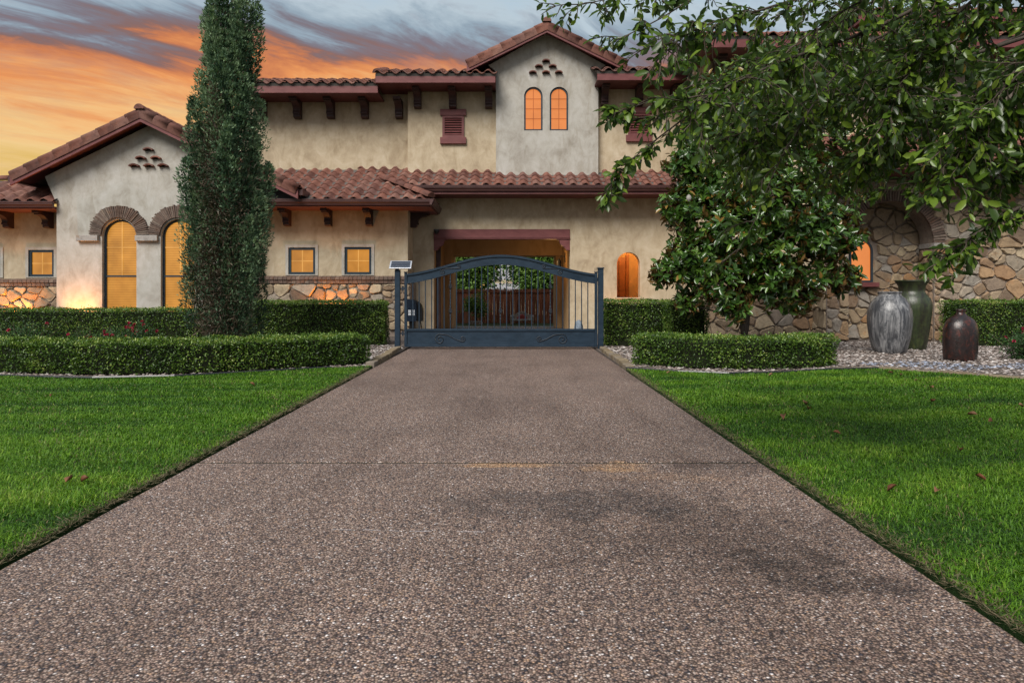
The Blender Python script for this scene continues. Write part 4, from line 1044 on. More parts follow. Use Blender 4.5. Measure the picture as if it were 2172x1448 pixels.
def railscroll(pxa, pxb):
    xa_, xb_ = PX(pxa, GY), PX(pxb, GY); s = 1 if xb_ > xa_ else -1
    za_, zb_ = ztop(xa_) - BH / 2 - .01, ztop(xb_) - BH / 2 + .01
    a = [(xa_ + s * p[0], za_ + p[1]) for p in spiral(0, 0, .062, 1.5, PI / 2, -1)]
    b = [(xb_ - s * p[0], zb_ + p[1]) for p in spiral(0, 0, .045, 1.4, -PI / 2, 1 if True else -1)]
    MB().tube([(p[0], GY - .014, p[1]) for p in a[::-1] + b], .008, 6).build('scroll', M['iron'], gate, True)
railscroll(939, 973); railscroll(1187, 1154)
for sx_ in (PX(852, GY), PX(1268, GY)):
    pass
# hinges on the left, latch on the right belong to the gate
for z_ in (.32, 1.25):
    MB().tube([(gl - .035, GY, z_ - .05), (gl - .035, GY, z_ + .05)], .02, 8).build('hinge', M['iron'], gate)
    MB().box(gl - .08, gl + .002, GY - .012, GY + .012, z_ - .015, z_ + .015).build('hinge_arm', M['iron'], gate)
MB().box(gr_ - .002, gr_ + .035, GY + .0, GY + .03, 1.40, 1.47).build('latch', M['iron'], gate)
for i in range(4): MB().tube([(gr_ - .05 + .028 * i, GY, zlo + .04), (gr_ - .05 + .028 * i, GY, zlo + .12 + .012 * i)], .004, 5).build('spike', M['iron'], gate)
# posts
lp = thing('gate_post', 'square blue black iron gate post carrying a small solar panel', 'post', (PX(843.5, GY), GY, 0))
bevel(MB().box(PX(838, GY), PX(849, GY), GY - .055, GY + .055, -.02, PZ(572, GY)).build('post', M['gate'], lp), .006, 1)
bevel(MB().box(PX(838, GY) - .03, PX(849, GY) + .03, GY - .08, GY + .08, -.02, .02).build('base_plate', M['gate'], lp), .006, 1)
rp = thing('gate_post', 'capped square blue black iron gate post beside the clipped hedge', 'post', (PX(1273.5, GY), GY, 0))
bevel(MB().box(PX(1268.5, GY), PX(1279.5, GY), GY - .055, GY + .055, -.02, PZ(570, GY)).build('post', M['gate'], rp), .006, 1)
bevel(MB().box(PX(1268.5, GY) - .015, PX(1279.5, GY) + .015, GY - .07, GY + .07, PZ(570, GY), PZ(567.5, GY)).build('cap', M['gate'], rp), .006, 1)
# solar panel tilted toward the viewer
sp = thing('solar_panel', 'small framed solar panel mounted on top of the left gate post', 'solar panel', (PX(849, GY), GY, PZ(571, GY)))
T = Matrix.Translation((PX(849.5, GY), GY + .03, PZ(562.5, GY) + .01)) @ Matrix.Rotation(math.radians(4), 4, 'Z') @ Matrix.Rotation(math.radians(28), 4, 'X')
fr2 = bevel(link('frame', MB().box(-.225, .225, -.17, .17, -.012, .012).mesh('frame', M['alu']), sp, T), .004, 1)
for i in range(4): link('cell', MB().box(-.195, .195, -.145 + .0735 * i, -.145 + .0735 * i + .062, .0121, .015).mesh('cell', M['cell']), fr2, Matrix.Identity(4))
MB().box(PX(849.5, GY) - .10, PX(849.5, GY) - .04, GY - .03, GY + .06, PZ(572, GY), PZ(563, GY)).build('bracket', M['gate'], sp)
# opener box
OY = 14.75; ob = thing('gate_opener_box', 'rounded dark blue control box on a stand behind the gate', 'control box', (PX(880, OY), OY, 0))
ox0, ox1, oz0, oz1 = PX(864, OY), PX(885, OY), PZ(681, OY), PZ(634, OY)
def rbox(x0, x1, z0, z1, y0, y1, nm, m):
    r = (x1 - x0) * .75; pr = [(x0, z0), (x1, z0), (x1, z1 - r)] + [(x1 - r + r * math.cos(PI / 2 * i / 8), z1 - r + r * math.sin(PI / 2 * i / 8)) for i in range(1, 9)] + [(x0, z1)]
    return bevel(MB().prism(pr, y0, y1, 'y').build(nm, M[m], ob), .012)
rbox(ox0, ox1, oz0, oz1, OY - .14, OY - .02, 'cover', 'boxblue'); rbox(ox0 + .0, PX(896, OY), oz0 + .0, oz1 - .01, OY - .0199, OY + .18, 'housing', 'black')
MB().box(ox0 + .05, ox1 - .06, OY - .05, OY + .1, -.01, oz0 + .02).build('stand', M['black'], ob)
for i in range(2):
    for j in range(2): MB().box(PX(868.0 + 8 * i, OY), PX(873.6 + 8 * i, OY), OY - .1432, OY - .1405, PZ(662 + 6.2 * j, OY), PZ(656.8 + 6.2 * j, OY)).build('sticker', M['white'], ob)
MB().tube([(ox1 + .05, OY + .1, oz0), (ox1 + .08, OY + .12, oz0 - .15), (ox1 + .1, OY + .12, 0)], .012, 6).build('cable', M['black'], ob)
# rocks inside the gate
def rock(x, y, r, h_, label, seed):
    bm = bmesh.new(); bmesh.ops.create_icosphere(bm, subdivisions=3, radius=1); rr = random.Random(seed)
    ph = [(Vector((rr.uniform(-2, 2), rr.uniform(-2, 2), rr.uniform(-2, 2))) * 1.6, rr.uniform(0, 6)) for _ in range(6)]
    for q in bm.verts:
        k = 1 + .13 * sum(math.sin(q.co.dot(a) * 1.3 + b) for a, b in ph) / 2
        q.co = Vector((q.co.x * r * k, q.co.y * r * k, max(q.co.z, -.5) * h_ * k + h_ * .45))
    me = bpy.data.meshes.new('garden_rock'); bm.to_mesh(me); bm.free(); me.materials.append(M['rock'])
    o = bpy.data.objects.new('garden_rock', me); COL.objects.link(o); o.location = (x, y, 0); return tag(o, label, 'rock')
rock(PX(905, 15.6), 15.6, .16, .2, 'small pale rock behind the gate beside the control box', 4)
rock(PX(1228, 15.3), 15.3, .13, .40, 'knobbly blue grey rock standing behind the right end of the gate', 9)
# security camera under the lintel
sc_ = thing('security_camera', 'tiny black dome camera at the left end of the timber lintel', 'camera', (px0 + .07, HW - .04, PZ(492, HW)))
bm_ = MB().lathe([(.0, -.075), (.045, -.06), (.065, -.02), (.065, .0), (.075, .0), (.075, .02), (0, .02)], (px0 + .09, HW - .10, PZ(493, HW) + .02), 16).build('dome', M['black'], sc_, True)
MB().box(px0 + .02, px0 + .16, HW - .17, HW - .031, PZ(493, HW) + .041, PZ(493, HW) + .07).build('mount', M['black'], sc_)

# ---- beyond the passage: fence, tree in a pot, bench, trees, a house -----------
FY = 27.6
fence = thing('board_fence', 'red brown vertical board fence seen through the open drive-through', 'fence', (0, FY, 0))
fz0, fz1 = PZ(697, FY), PZ(612, FY)
for i in range(66):
    x = -4.7 + .145 * i; d = RN.uniform(-.006, .006)
    MB().box(x, x + .138, FY + d, FY + .022 + d, fz0 - .1, fz1 - .06 + RN.uniform(-.01, .01)).build('board', M['fence'], fence)
MB().box(-4.75, 4.9, FY - .03, FY + .06, fz1 - .055, fz1 - .02).build('cap_rail', M['fence'], fence)
MB().box(-4.75, 4.9, FY - .03, FY - .007, fz1 - .16, fz1 - .07).build('trim_board', M['fence'], fence)
for x in (-4.6, -2.2, .2, 2.6): MB().box(x, x + .1, FY + .03, FY + .13, fz0 - .1, fz1 - .06).build('post', M['fence'], fence)

def cloud_tree(name, label, cat, base, trunk_h, crown_c, crown_r, nl, leaf, wd, mat, seed, group=None, trunk_r=.05, mesh=leaf_mesh, stems=7):
    """tree: tapered trunk with limbs, crown of leaf clumps"""
    r = np.random.default_rng(seed); t = thing(name, label, cat, base, group)
    bx, by, bz = base; cc = np.array(crown_c); cr = np.array(crown_r)
    mb = MB(); mb.tube([(bx, by, bz - .03), (bx + .01, by, bz + trunk_h * .5), (cc[0] * .5 + bx * .5, cc[1] * .5 + by * .5, bz + trunk_h)], [trunk_r * 1.25, trunk_r, trunk_r * .8], 8)
    ncl = max(10, nl // 40); cl = nrm(r.normal(size=(ncl, 3))) * (r.uniform(.15, 1, (ncl, 1)) ** .45) * cr * .88 + cc
    for k in range(stems):
        e = cl[r.integers(ncl)]; s = Vector((cc[0] * .5 + bx * .5, cc[1] * .5 + by * .5, bz + trunk_h * .92)); m_ = (s + Vector(e)) / 2 + Vector((0, 0, .08 * cr[2]))
        mb.tube([s, m_, e], [trunk_r * .6, trunk_r * .35, trunk_r * .12], 6)
    mb.build('trunk', M['bark'], t, True)
    idx = r.integers(ncl, size=nl); cs = cr.mean() * .30
    off = r.normal(size=(nl, 3)) * cs * .6; P = cl[idx] + off
    Dr = nrm(off + r.normal(size=(nl, 3)) * cs * .5 + np.array([0, 0, .1 * cs])); Nn = nrm(r.normal(size=(nl, 3)) + np.array([0, -.3, .8]))
    col = np.clip(r.beta(2, 2.2, nl) * .75 + .25 * r.random(ncl)[idx], 0, 1)
    me = mesh('crown', P, Dr, Nn, leaf * r.uniform(.6, 1.2, nl), wd * r.uniform(.7, 1.1, nl), col, M[mat])
    stuff(link('crown', me, t)); return t
cloud_tree('potted_tree', 'small bushy citrus like tree in a low planter in front of the fence', 'tree', (PX(1010, 26.6), 26.6, -.13), .7, (PX(1010, 26.6), 26.6, PZ(647, 26.6)), (.5, .45, .50), 1100, .12, .055, 'yshrub', 51, None, .03)
bevel(MB().box(PX(1010, 26.6) - .24, PX(1010, 26.6) + .24, 26.35, 26.8, -.2, .06).build('stone_planter', M['bench']), .02)['label'] = 'low pale stone planter at the foot of the fence'
bpy.data.objects['stone_planter']['category'] = 'planter'
# bench with arched back and cushion
BY = 26.5; bxc = PX(1107, BY); bn = thing('garden_bench', 'pale ornate garden bench with arched back against the board fence', 'bench', (bxc, BY, -.14))
bw = .46; bz = PZ(691, BY)
def archprof(w, z0, h0, h1): return [(bxc - w, z0), (bxc + w, z0), (bxc + w, z0 + h0)] + [(bxc + w * (.62 - 1.24 * i / 10), z0 + h0 + (h1 - h0) * math.sin(PI * (i + .6) / 11.2)) for i in range(11)] + [(bxc - w, z0 + h0)]
bevel(MB().prism(archprof(bw, bz + .26, .14, .30), BY + .18, BY + .24, 'y').build('backrest', M['bench'], bn), .01)
bevel(MB().box(bxc - bw, bxc + bw, BY - .2, BY + .24, bz + .20, bz + .259).build('seat', M['bench'], bn), .01)
for sx_ in (-1, 1):
    bevel(MB().box(bxc + sx_ * (bw - .04) - .035, bxc + sx_ * (bw - .04) + .035, BY - .2, BY + .2, bz + .26, bz + .40).build('armrest', M['bench'], bn), .015)
    for yy in (-.19, .13): bevel(MB().box(bxc + sx_ * (bw - .05) - .04, bxc + sx_ * (bw - .05) + .04, BY + yy, BY + yy + .08, bz - .0, bz + .20).build('leg', M['bench'], bn), .01)
bevel(MB().prism([(bxc - .22, bz + .262), (bxc + .25, bz + .262), (bxc + .18, bz + .34), (bxc + .02, bz + .46), (bxc - .15, bz + .38)], BY + .06, BY + .16, 'y').build('cushion', M['cushion'], bn), .03)
# trees and neighbour beyond the fence
for i, (px, y, zc_, rx_, rz_, lab) in enumerate([(985, 33, 2.9, 2.0, 2.0, 'leafy green tree beyond the fence, left of the grey roof'), (1155, 33.5, 2.7, 1.7, 1.9, 'leafy green tree beyond the fence, right of the grey roof'), (1060, 46, 6.4, 5.5, 3.2, 'broad tree rising behind the grey shingled roof')]):
    cloud_tree('background_tree', lab, 'tree', (PX(px, y), y, -.2), max(.8, zc_ - 1.6), (PX(px, y), y, zc_), (rx_, rx_ * .8, rz_), 20000 if i < 2 else 16000, .17 if i < 2 else .34, .10 if i < 2 else .2, 'fartree', 60 + i, 'trees beyond the board fence', .12)
nb = thing('neighbour_house', 'neighbouring house with a grey shingled roof beyond the fence', 'house', (PX(1090, 38), 40, 0))
nxa, nxb = PX(1025, 38), PX(1290, 38)
MB().box(nxa + .3, nxb - .3, 38.6, 43, -.3, 1.9).build('wall', M['stucco'], nb)
MB().add([(nxa, 38, 1.25), (nxb, 38, 1.25), (nxb - 1.2, 40.5, 3.1), (nxa + 1.0, 40.5, 3.1), (nxa, 43.5, 1.25), (nxb, 43.5, 1.25)], [(0, 1, 2, 3), (3, 2, 5, 4), (0, 3, 4), (1, 5, 2)]).build('roof', M['shingle'], nb)
MB().box(nxa + 1.0, nxb - 2.0, 40.4, 42.8, 2.7, 4.2).build('upper_wall', M['stucco_sky_grey'], nb)

# ================================================================== POTS
def pot(label, px, py, prof, mat, n=40, loc=None):
    D = GD(py); o = MB().lathe(prof, (0, 0, 0), n).build('glazed_jar', M[mat], None, True); o.location = (PX(px, D), D, 0.012); tag(o, label, 'pot'); return o
def rs(px_prof, D):   # profile given in photo pixels -> metres
    return [(r * D / FP, h * D / FP) for r, h in px_prof]
Dg = GD(752) + .25
inner = lambda r, z: [(r - 3, z - 1), (r - 5, z - 14), (0, z - 16)]
p1 = pot('tall grey jar with dark drips and narrow rim on the gravel', 1887, 752, rs([(0, 0), (29, 0), (31, 2), (35, 14), (39.5, 34), (42.5, 56), (43.5, 74), (42, 90), (37, 104), (30, 115), (24.5, 120), (22.5, 122), (22, 125), (23, 127.5), (24, 129)] + [(22, 130), (20, 127), (19, 118), (0, 112)], Dg), 'pot_grey')
p1.location = (PX(1887, Dg), Dg, .012)
Dv = GD(752) + 1.15; kf = 1
p2 = pot('tall mossy green vase with flared rim behind the grey jar', 1934, 750, rs([(0, 0), (26, 0), (27, 3), (30, 20), (34, 50), (37.5, 80), (38, 95), (35, 107), (29, 114), (25, 120), (24.5, 124), (26, 134), (32, 143), (33.5, 145)] + [(31, 146), (24, 134), (21, 120), (0, 110)], Dv), 'pot_green')
p2.location = (PX(1934, Dv), Dv, .012)
Dj = GD(769) + .25
o = MB().lathe(rs([(0, 0), (33, 0), (34.5, 4), (36, 20), (36.5, 45), (36, 65), (33, 78), (26, 88), (17, 94), (11, 97), (9.5, 101), (9.5, 105), (11, 108), (9, 109), (7, 103), (0, 100)], Dj), (0, 0, 0), 40).build('glazed_jar', M['pot_red'], None, True)
o.location = (PX(2036, Dj), Dj, .012); o.rotation_euler = (0, .03, .3); o.scale = (1, .8, 1); tag(o, 'squat oxblood brown jug shaped jar with a small neck on the gravel', 'pot')

# ================================================================== EDGING
def edge_blocks(pts, name, label, w=.12, hgt=.07, L=.34, seed=1, y_sign=1):
    t = thing(name, label, 'edging', (*pts[0], 0)); r = random.Random(seed)
    P = [Vector((*p, 0)) for p in pts]
    for a, b in zip(P[:-1], P[1:]):
        d = (b - a); n = max(1, round(d.length / L)); u = d.normalized(); s = Vector((-u.y, u.x, 0)) * y_sign
        for i in range(n):
            p = a + u * (d.length * i / n); l = d.length / n - .012; hh = hgt * r.uniform(.85, 1.15); ww_ = w * r.uniform(.9, 1.1); j = r.uniform(-.012, .012)
            q = [p + s * j, p + u * l + s * (j + r.uniform(-.01, .01)), p + u * l + s * (ww_ + j), p + s * (ww_ + j)]
            mb = MB(); mb.v = [(c.x, c.y, -.03) for c in q] + [(c.x, c.y, hh + r.uniform(-.006, .006)) for c in q]
            mb.f = [(0, 3, 2, 1), (4, 5, 6, 7), (0, 1, 5, 4), (1, 2, 6, 5), (2, 3, 7, 6), (3, 0, 4, 7)]
            bevel(mb.build('edging_stone', M['edging'], t), .012, 2)
    return t
edge_blocks([(-2.17, 10.75), (-2.19, 12.2), (-2.24, 13.95)], 'stone_edging', 'row of rough edging stones left of the driveway near the gate', .14, .075, .33, 3, 1)
edge_blocks([(1.72, 10.3), (1.73, 12), (1.77, 13.95)], 'stone_edging', 'row of rough edging stones right of the driveway near the gate', .14, .075, .33, 4, -1)
edge_blocks([(4.78, 10.16), (5.5, 10.28), (6.1, 9.78), (6.75, 9.08), (8.0, 8.13), (9.5, 7.35)], 'stone_edging', 'flat stone edging between right lawn and gravel bed', .13, .04, .5, 5, 1)
def strip(pts, z, w=.018):
    mb = MB(); mb.tube([(x, y, z) for x, y in pts], w, 6); return mb
tag(strip(LBED[:-1], .03).build('bed_edging', M['black']), 'black edging strip along the curved front of the left bed', 'edging')
tag(strip(RBED[:6], .03).build('bed_edging', M['black']), 'black edging strip in front of the low right hedge', 'edging')

# ================================================================== CHIPS
def inpoly(P, poly):
    x, y = P[:, 0], P[:, 1]; c = np.zeros(len(P), bool); n = len(poly); j = n - 1
    for i in range(n):
        xi, yi = poly[i]; xj, yj = poly[j]
        c ^= ((yi > y) != (yj > y)) & (x < (xj - xi) * (y - yi) / (yj - yi + 1e-12) + xi); j = i
    return c
def chips(name, P, size, mat, label, z=.012):
    n = len(P); base = np.array([[1, 0, 0], [.2, .9, .1], [-.9, .3, 0], [-.4, -.85, .05], [.55, -.7, 0], [.1, .05, .55]])
    a = NP.uniform(0, 2 * PI, n); ca, sa = np.cos(a), np.sin(a); s = size * NP.uniform(.5, 1.3, n)
    B = np.repeat(base[None], n, 0) + NP.normal(scale=.12, size=(n, 6, 3)); tilt = NP.normal(scale=.35, size=(n, 2))
    B[:, :, 2] += B[:, :, 0] * tilt[:, :1] * .6 + B[:, :, 1] * tilt[:, 1:] * .6
    X_ = (B[:, :, 0] * ca[:, None] - B[:, :, 1] * sa[:, None]) * s[:, None]; Y_ = (B[:, :, 0] * sa[:, None] + B[:, :, 1] * ca[:, None]) * s[:, None] * .7; Z_ = B[:, :, 2] * s[:, None] * .6 + z + NP.uniform(0, size * .5, n)[:, None]
    V = np.stack([X_ + P[:, :1], Y_ + P[:, 1:2], Z_], 2).reshape(-1, 3); b = (np.arange(n) * 6)[:, None]
    Ft = np.concatenate([b + np.array([[i, (i + 1) % 5, 5]]) for i in range(5)])
    return stuff(link(name, grid_mesh(name, V, None, Ft, mat, np.repeat(NP.random(n), 6))), label, 'gravel')
Q = np.stack([NP.uniform(1.8, 12, 26000), NP.uniform(6.5, 16, 26000)], 1); Q = Q[inpoly(Q, RBED + [(16, 16.1), (1.9, 16.1)])]
Q = Q[np.abs(Q[:, 0]) < Q[:, 1] * .80]
bl = (np.abs(Q[:, 1] - 10.6 + .25 * (Q[:, 0] - 7.3)) < .45 + .25 * np.sin(Q[:, 0] * 4)) & (Q[:, 0] > 5.6) & (NP.random(len(Q)) < .8) & (Q[:, 1] < 11.6)
chips('gravel_chips', Q[~bl], .030, M['chips'], 'pale stone chips covering the right bed')
chips('gravel_chips', Q[bl], .030, M['blue_chips'], 'blue grey stone chips in front of the jars')
Q = np.stack([NP.uniform(-9, -2.2, 9000), NP.uniform(9, 15, 9000)], 1); Q = Q[inpoly(Q, LBED[1:] + [(-2.25, 15), (-9, 15)])]
Q = Q[(Q[:, 1] < 10.4 - 0.0 * Q[:, 0]) | (Q[:, 0] > -3.2)]
chips('gravel_chips', Q, .028, M['chips'], 'pale stone chips along the left bed')

# ================================================================== HEDGES
def hedge(label, path, w, hgt, dens, leaf=.032, seed=1, z0=.0, group='clipped box hedges', rough=.035):
    r = np.random.default_rng(seed); t = thing('hedge', label, 'hedge', (*path[len(path) // 2], 0), group)
    P = [np.array(p, float) for p in path]; seg = [np.linalg.norm(b - a) for a, b in zip(P[:-1], P[1:])]; Ltot = sum(seg); cum = np.concatenate([[0], np.cumsum(seg)])
    A = np.array(P)
    def at(s):
        x = np.interp(s, cum, A[:, 0]); y = np.interp(s, cum, A[:, 1])
        e = .12; tx = np.interp(np.clip(s + e, 0, Ltot), cum, A[:, 0]) - np.interp(np.clip(s - e, 0, Ltot), cum, A[:, 0]); ty = np.interp(np.clip(s + e, 0, Ltot), cum, A[:, 1]) - np.interp(np.clip(s - e, 0, Ltot), cum, A[:, 1])
        l = np.hypot(tx, ty); return x, y, tx / l, ty / l
    # cross-section perimeter: left side up, top, right side down (superellipse-like corners come from jitter)
    n_side = int(Ltot * hgt * dens); n_top = int(Ltot * w * dens); n_end = int(w * hgt * dens)
    S, O_, H_, N_ = [], [], [], []
    for k, n in (('a', int(n_side * .4)), ('b', n_side), ('t', n_top)):
        s = r.uniform(0, Ltot, n)
        if k == 't': o = r.uniform(-w / 2, w / 2, n); h_ = np.full(n, hgt); nn = (0 * o, 0 * o + 1)
        else: sg = 1 if k == 'a' else -1; o = np.full(n, sg * w / 2); h_ = r.uniform(.03, hgt, n) ; nn = (sg + 0 * o, 0 * o)
        S.append(s); O_.append(o); H_.append(h_); N_.append(np.stack([nn[0], nn[1], 0 * o], 1))
    for e in (0, Ltot):
        S.append(np.full(n_end, e)); O_.append(r.uniform(-w / 2, w / 2, n_end)); H_.append(r.uniform(.03, hgt, n_end)); N_.append(np.stack([np.zeros(n_end), np.zeros(n_end), np.full(n_end, 1 if e else -1)], 1))
    S = np.concatenate(S); O_ = np.concatenate(O_); H_ = np.concatenate(H_); N_ = np.concatenate(N_)
    # round the shoulders
    sh = np.clip((np.abs(O_) - (w / 2 - .07)) / .07, 0, 1) * np.clip((H_ - (hgt - .07)) / .07, 0, 1)
    H_ = H_ - sh * .025; O_ = O_ * (1 - sh * .03)
    x, y, tx, ty = at(S); sx_, sy_ = -ty, tx
    nx_ = N_[:, 0] * sx_ + N_[:, 2] * tx; ny_ = N_[:, 0] * sy_ + N_[:, 2] * ty; nz_ = N_[:, 1]
    Nn = np.stack([nx_, ny_, nz_], 1)
    Pp = np.stack([x + O_ * sx_, y + O_ * sy_, H_ + z0], 1)
    bumpy = smooth_noise(Pp, 4.5, seed) * rough + smooth_noise(Pp, 14, seed + 1) * rough * .5
    low = np.clip(1 - H_ / (hgt * .25), 0, 1) * np.abs(N_[:, 0]) * .05
    Pp += Nn * (bumpy - low - np.abs(r.normal(scale=.022, size=len(Pp))))[:, None]
    stray = r.random(len(Pp)) < .025; Pp[stray] += Nn[stray] * r.uniform(.01, .06, (stray.sum(), 1))
    Dr = nrm(Nn * .7 + r.normal(size=Nn.shape) * .75 + np.array([0, 0, .25])); Fn = nrm(Nn + r.normal(size=Nn.shape) * .8 + np.array([0, 0, .4]))
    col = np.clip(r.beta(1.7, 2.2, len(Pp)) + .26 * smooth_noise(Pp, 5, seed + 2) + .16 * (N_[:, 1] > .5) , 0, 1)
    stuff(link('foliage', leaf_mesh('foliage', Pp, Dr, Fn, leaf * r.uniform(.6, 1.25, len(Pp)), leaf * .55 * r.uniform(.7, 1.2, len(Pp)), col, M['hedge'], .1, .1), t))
    # woody inside
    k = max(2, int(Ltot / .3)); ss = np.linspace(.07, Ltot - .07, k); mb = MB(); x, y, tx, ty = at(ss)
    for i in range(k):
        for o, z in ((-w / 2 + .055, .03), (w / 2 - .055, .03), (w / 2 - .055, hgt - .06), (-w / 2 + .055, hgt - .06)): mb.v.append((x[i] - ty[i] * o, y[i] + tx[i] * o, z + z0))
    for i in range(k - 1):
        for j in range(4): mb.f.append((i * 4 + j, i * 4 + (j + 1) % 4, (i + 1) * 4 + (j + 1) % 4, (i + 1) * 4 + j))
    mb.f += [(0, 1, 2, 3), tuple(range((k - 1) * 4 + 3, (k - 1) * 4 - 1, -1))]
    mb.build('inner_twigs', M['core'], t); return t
hedge('low curved box hedge bordering the left lawn', [(-11, 10.7), (-8.9, 10.5), (-7.25, 10.12), (-5.75, 9.86), (-4.55, 10.02), (-3.5, 10.68), (-2.5, 11.35)], .8, .47, 3100, .034, 101)
hedge('tall box hedge under the two square windows left of the gate', [(-6.6, 15.3), (-2.82, 15.3)], .8, .97, 1900, .036, 102)
hedge('long box hedge in front of the gable with tall arched windows', [(-13, 15.05), (-6.75, 15.05)], .75, .80, 1700, .036, 103)
hedge('low rounded box hedge in front of the magnolia', [(2.12, 11.15), (2.9, 10.62), (3.6, 10.5), (4.35, 10.65), (4.92, 11.0)], .72, .47, 3100, .034, 104)
hedge('tall box hedge right of the gate below the little arched opening', [(2.0, 15.0), (3.5, 15.0)], .7, .98, 2200, .036, 105)
hedge('tall box hedge block beside the magnolia trunk', [(3.22, 14.25), (4.0, 14.25)], .75, .97, 2200, .036, 106)
hedge('tall box hedge against the stone porch at the right edge', [(9.6, 15.0), (12.6, 14.9)], .75, .98, 2000, .036, 107)

# ================================================================== CYPRESS
def cypress():
    D = 12.4; bx = PX(481, D); r = np.random.default_rng(5)
    t = thing('cypress_tree', 'tall shaggy italian cypress with bare brown patches beside the gable', 'tree', (bx, D, 0))
    Hh = 7.6
    MB().tube([(bx, D, -.05), (bx + .03, D, 1.5), (bx, D, 4), (bx + .02, D, Hh - .4)], [.17, .14, .09, .02], 10).build('trunk', M['bark'], t, True)
    zt = np.array([.25, .6, 1.0, 1.5, 2.2, 2.9, 3.4, 3.9, 4.5, 5.2, 6.0, 6.8, 7.3, 7.6]); rt = np.array([.54, .60, .62, .67, .70, .69, .66, .58, .49, .42, .35, .26, .16, .04])
    prof = lambda z: np.interp(z, zt, rt)
    # upright flame-shaped lobes, each a column of sprays
    lobes = []
    for k in range(100):
        z0 = .2 + (Hh - 2.0) * (k / 100) ** .95 + r.normal(0, .12); a = k * 2.399 + r.normal(0, .25); Ll = r.uniform(.9, 1.9) * (1 - .25 * z0 / Hh)
        bald = abs(((a + PI / 2 + .05 + PI) % (2 * PI)) - PI) < .42 and z0 < 3.0
        if bald and r.random() < .9: continue
        R_ = r.uniform(.13, .26) * (1 - .35 * z0 / Hh); off = max(0.02, prof(z0 + Ll * .45) * r.uniform(.60, 1.10) - R_ * .75)
        lobes.append((a, z0, Ll, R_, off, r.random()))
    lobes.append((.25, 4.6, 1.9, .14, .40, .3)); lobes.append((.1, 5.0, 1.4, .12, .46, .2)); lobes.append((0, 6.0, 1.6, .2, .03, .5)); lobes.append((2.8, 5.6, 1.5, .18, .2, .5))
    Ps, Ds_, Cs_, Ns_ = [], [], [], []
    for (a, z0, Ll, R_, off, tint) in lobes:
        n = int(1750 * (R_ / .18) * (Ll / 1.4)); u = r.random(n) ** .9; al = r.uniform(0, 2 * PI, n)
        fl = np.clip(np.sin(PI * np.clip(u * .80 + .16, 0, 1)), 0, 1) ** .8
        k = 2 * PI * r.random(); wob = 1 + .28 * np.sin(9 * u + 3 * al + k) + .18 * np.sin(17 * u - 2 * al + k)
        rr = R_ * fl * wob * (1 - .45 * r.random(n) ** 2); lean = .10 * u
        cx0 = bx + (off + lean) * math.cos(a); cy0 = D + (off + lean) * math.sin(a)
        P = np.stack([cx0 + rr * np.cos(al), cy0 + rr * np.sin(al), z0 + u * Ll], 1)
        d = nrm(np.stack([np.cos(al), np.sin(al), np.zeros(n)], 1) * .75 + np.array([math.cos(a) * .3, math.sin(a) * .3, .95]) + r.normal(size=(n, 3)) * .38)
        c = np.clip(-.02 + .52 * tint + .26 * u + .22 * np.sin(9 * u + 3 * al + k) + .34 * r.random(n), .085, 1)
        br = r.random(n) < (.5 if tint > .93 else .035); c[br] = r.uniform(0, .06, br.sum())
        tuft = smooth_noise(P, 13, 77) * .6 + smooth_noise(P, 26, 78) * .4  # raised tufts coloured lighter and crevices darker, shading put into the tint
        P = P + np.stack([np.cos(al), np.sin(al), np.full(n, .3)], 1) * (tuft * .06)[:, None]; c = np.where(br, c, np.clip(c + .46 * tuft, .085, 1))
        Ps.append(P); Ds_.append(d); Cs_.append(c); Ns_.append(nrm(np.stack([np.cos(al) + .4 * math.cos(a), np.sin(al) + .4 * math.sin(a), np.full(n, .35)], 1) + r.normal(size=(n, 3)) * .45))
    P = np.concatenate(Ps); Dr = np.concatenate(Ds_); col = np.concatenate(Cs_); n = len(P); print('cypress sprays', n)
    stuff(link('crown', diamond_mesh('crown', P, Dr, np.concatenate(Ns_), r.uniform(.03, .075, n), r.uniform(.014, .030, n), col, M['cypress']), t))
    # inner dead twigs showing through
    n = 5200; z = .35 + 3.6 * r.random(n) ** 1.1; a = r.normal(-PI / 2 + .12, .55, n); rr = np.interp(z, zt, rt) * r.uniform(.35, .93, n)
    P = np.stack([bx + rr * np.cos(a), D + rr * np.sin(a), z], 1)
    Dr = nrm(np.stack([np.cos(a), np.sin(a), r.uniform(-.6, 1.0, n)], 1) + r.normal(size=(n, 3)) * .5)
    stuff(link('dead_twigs', diamond_mesh('dead_twigs', P, Dr, nrm(r.normal(size=(n, 3))), r.uniform(.05, .17, n), r.uniform(.008, .02, n), r.random(n), M['drytwig']), t))
    mb = MB()
    for i in range(70):
        z = r.uniform(.3, 4.6); a = r.normal(-PI / 2, .7); R1 = np.interp(z, zt, rt) * r.uniform(.7, .98)
        p0 = Vector((bx, D, z - .25)); p2 = Vector((bx + R1 * math.cos(a), D + R1 * math.sin(a), z + .12)); mb.tube([p0, (p0 + p2) / 2 + Vector((0, 0, -.05)), p2], [.02, .013, .005], 5)
    mb.build('branches', M['bark'], t, True)
    ncl = 90; z = r.uniform(.5, 3.7, ncl); a = r.normal(-PI / 2 + .05, .45, ncl); rr = np.interp(z, zt, rt) * r.uniform(.6, .95, ncl)
    C2 = np.stack([bx + rr * np.cos(a), D + rr * np.sin(a), z], 1); idx = np.repeat(np.arange(ncl), 60); n = len(idx)
    P = C2[idx] + r.normal(size=(n, 3)) * np.array([.06, .06, .10]); Dr = nrm(r.normal(size=(n, 3)) * .6 + np.array([0, -.4, .4]))
    cc = np.where(r.random(n) < .55, r.uniform(0, .06, n), r.uniform(.09, .45, n))
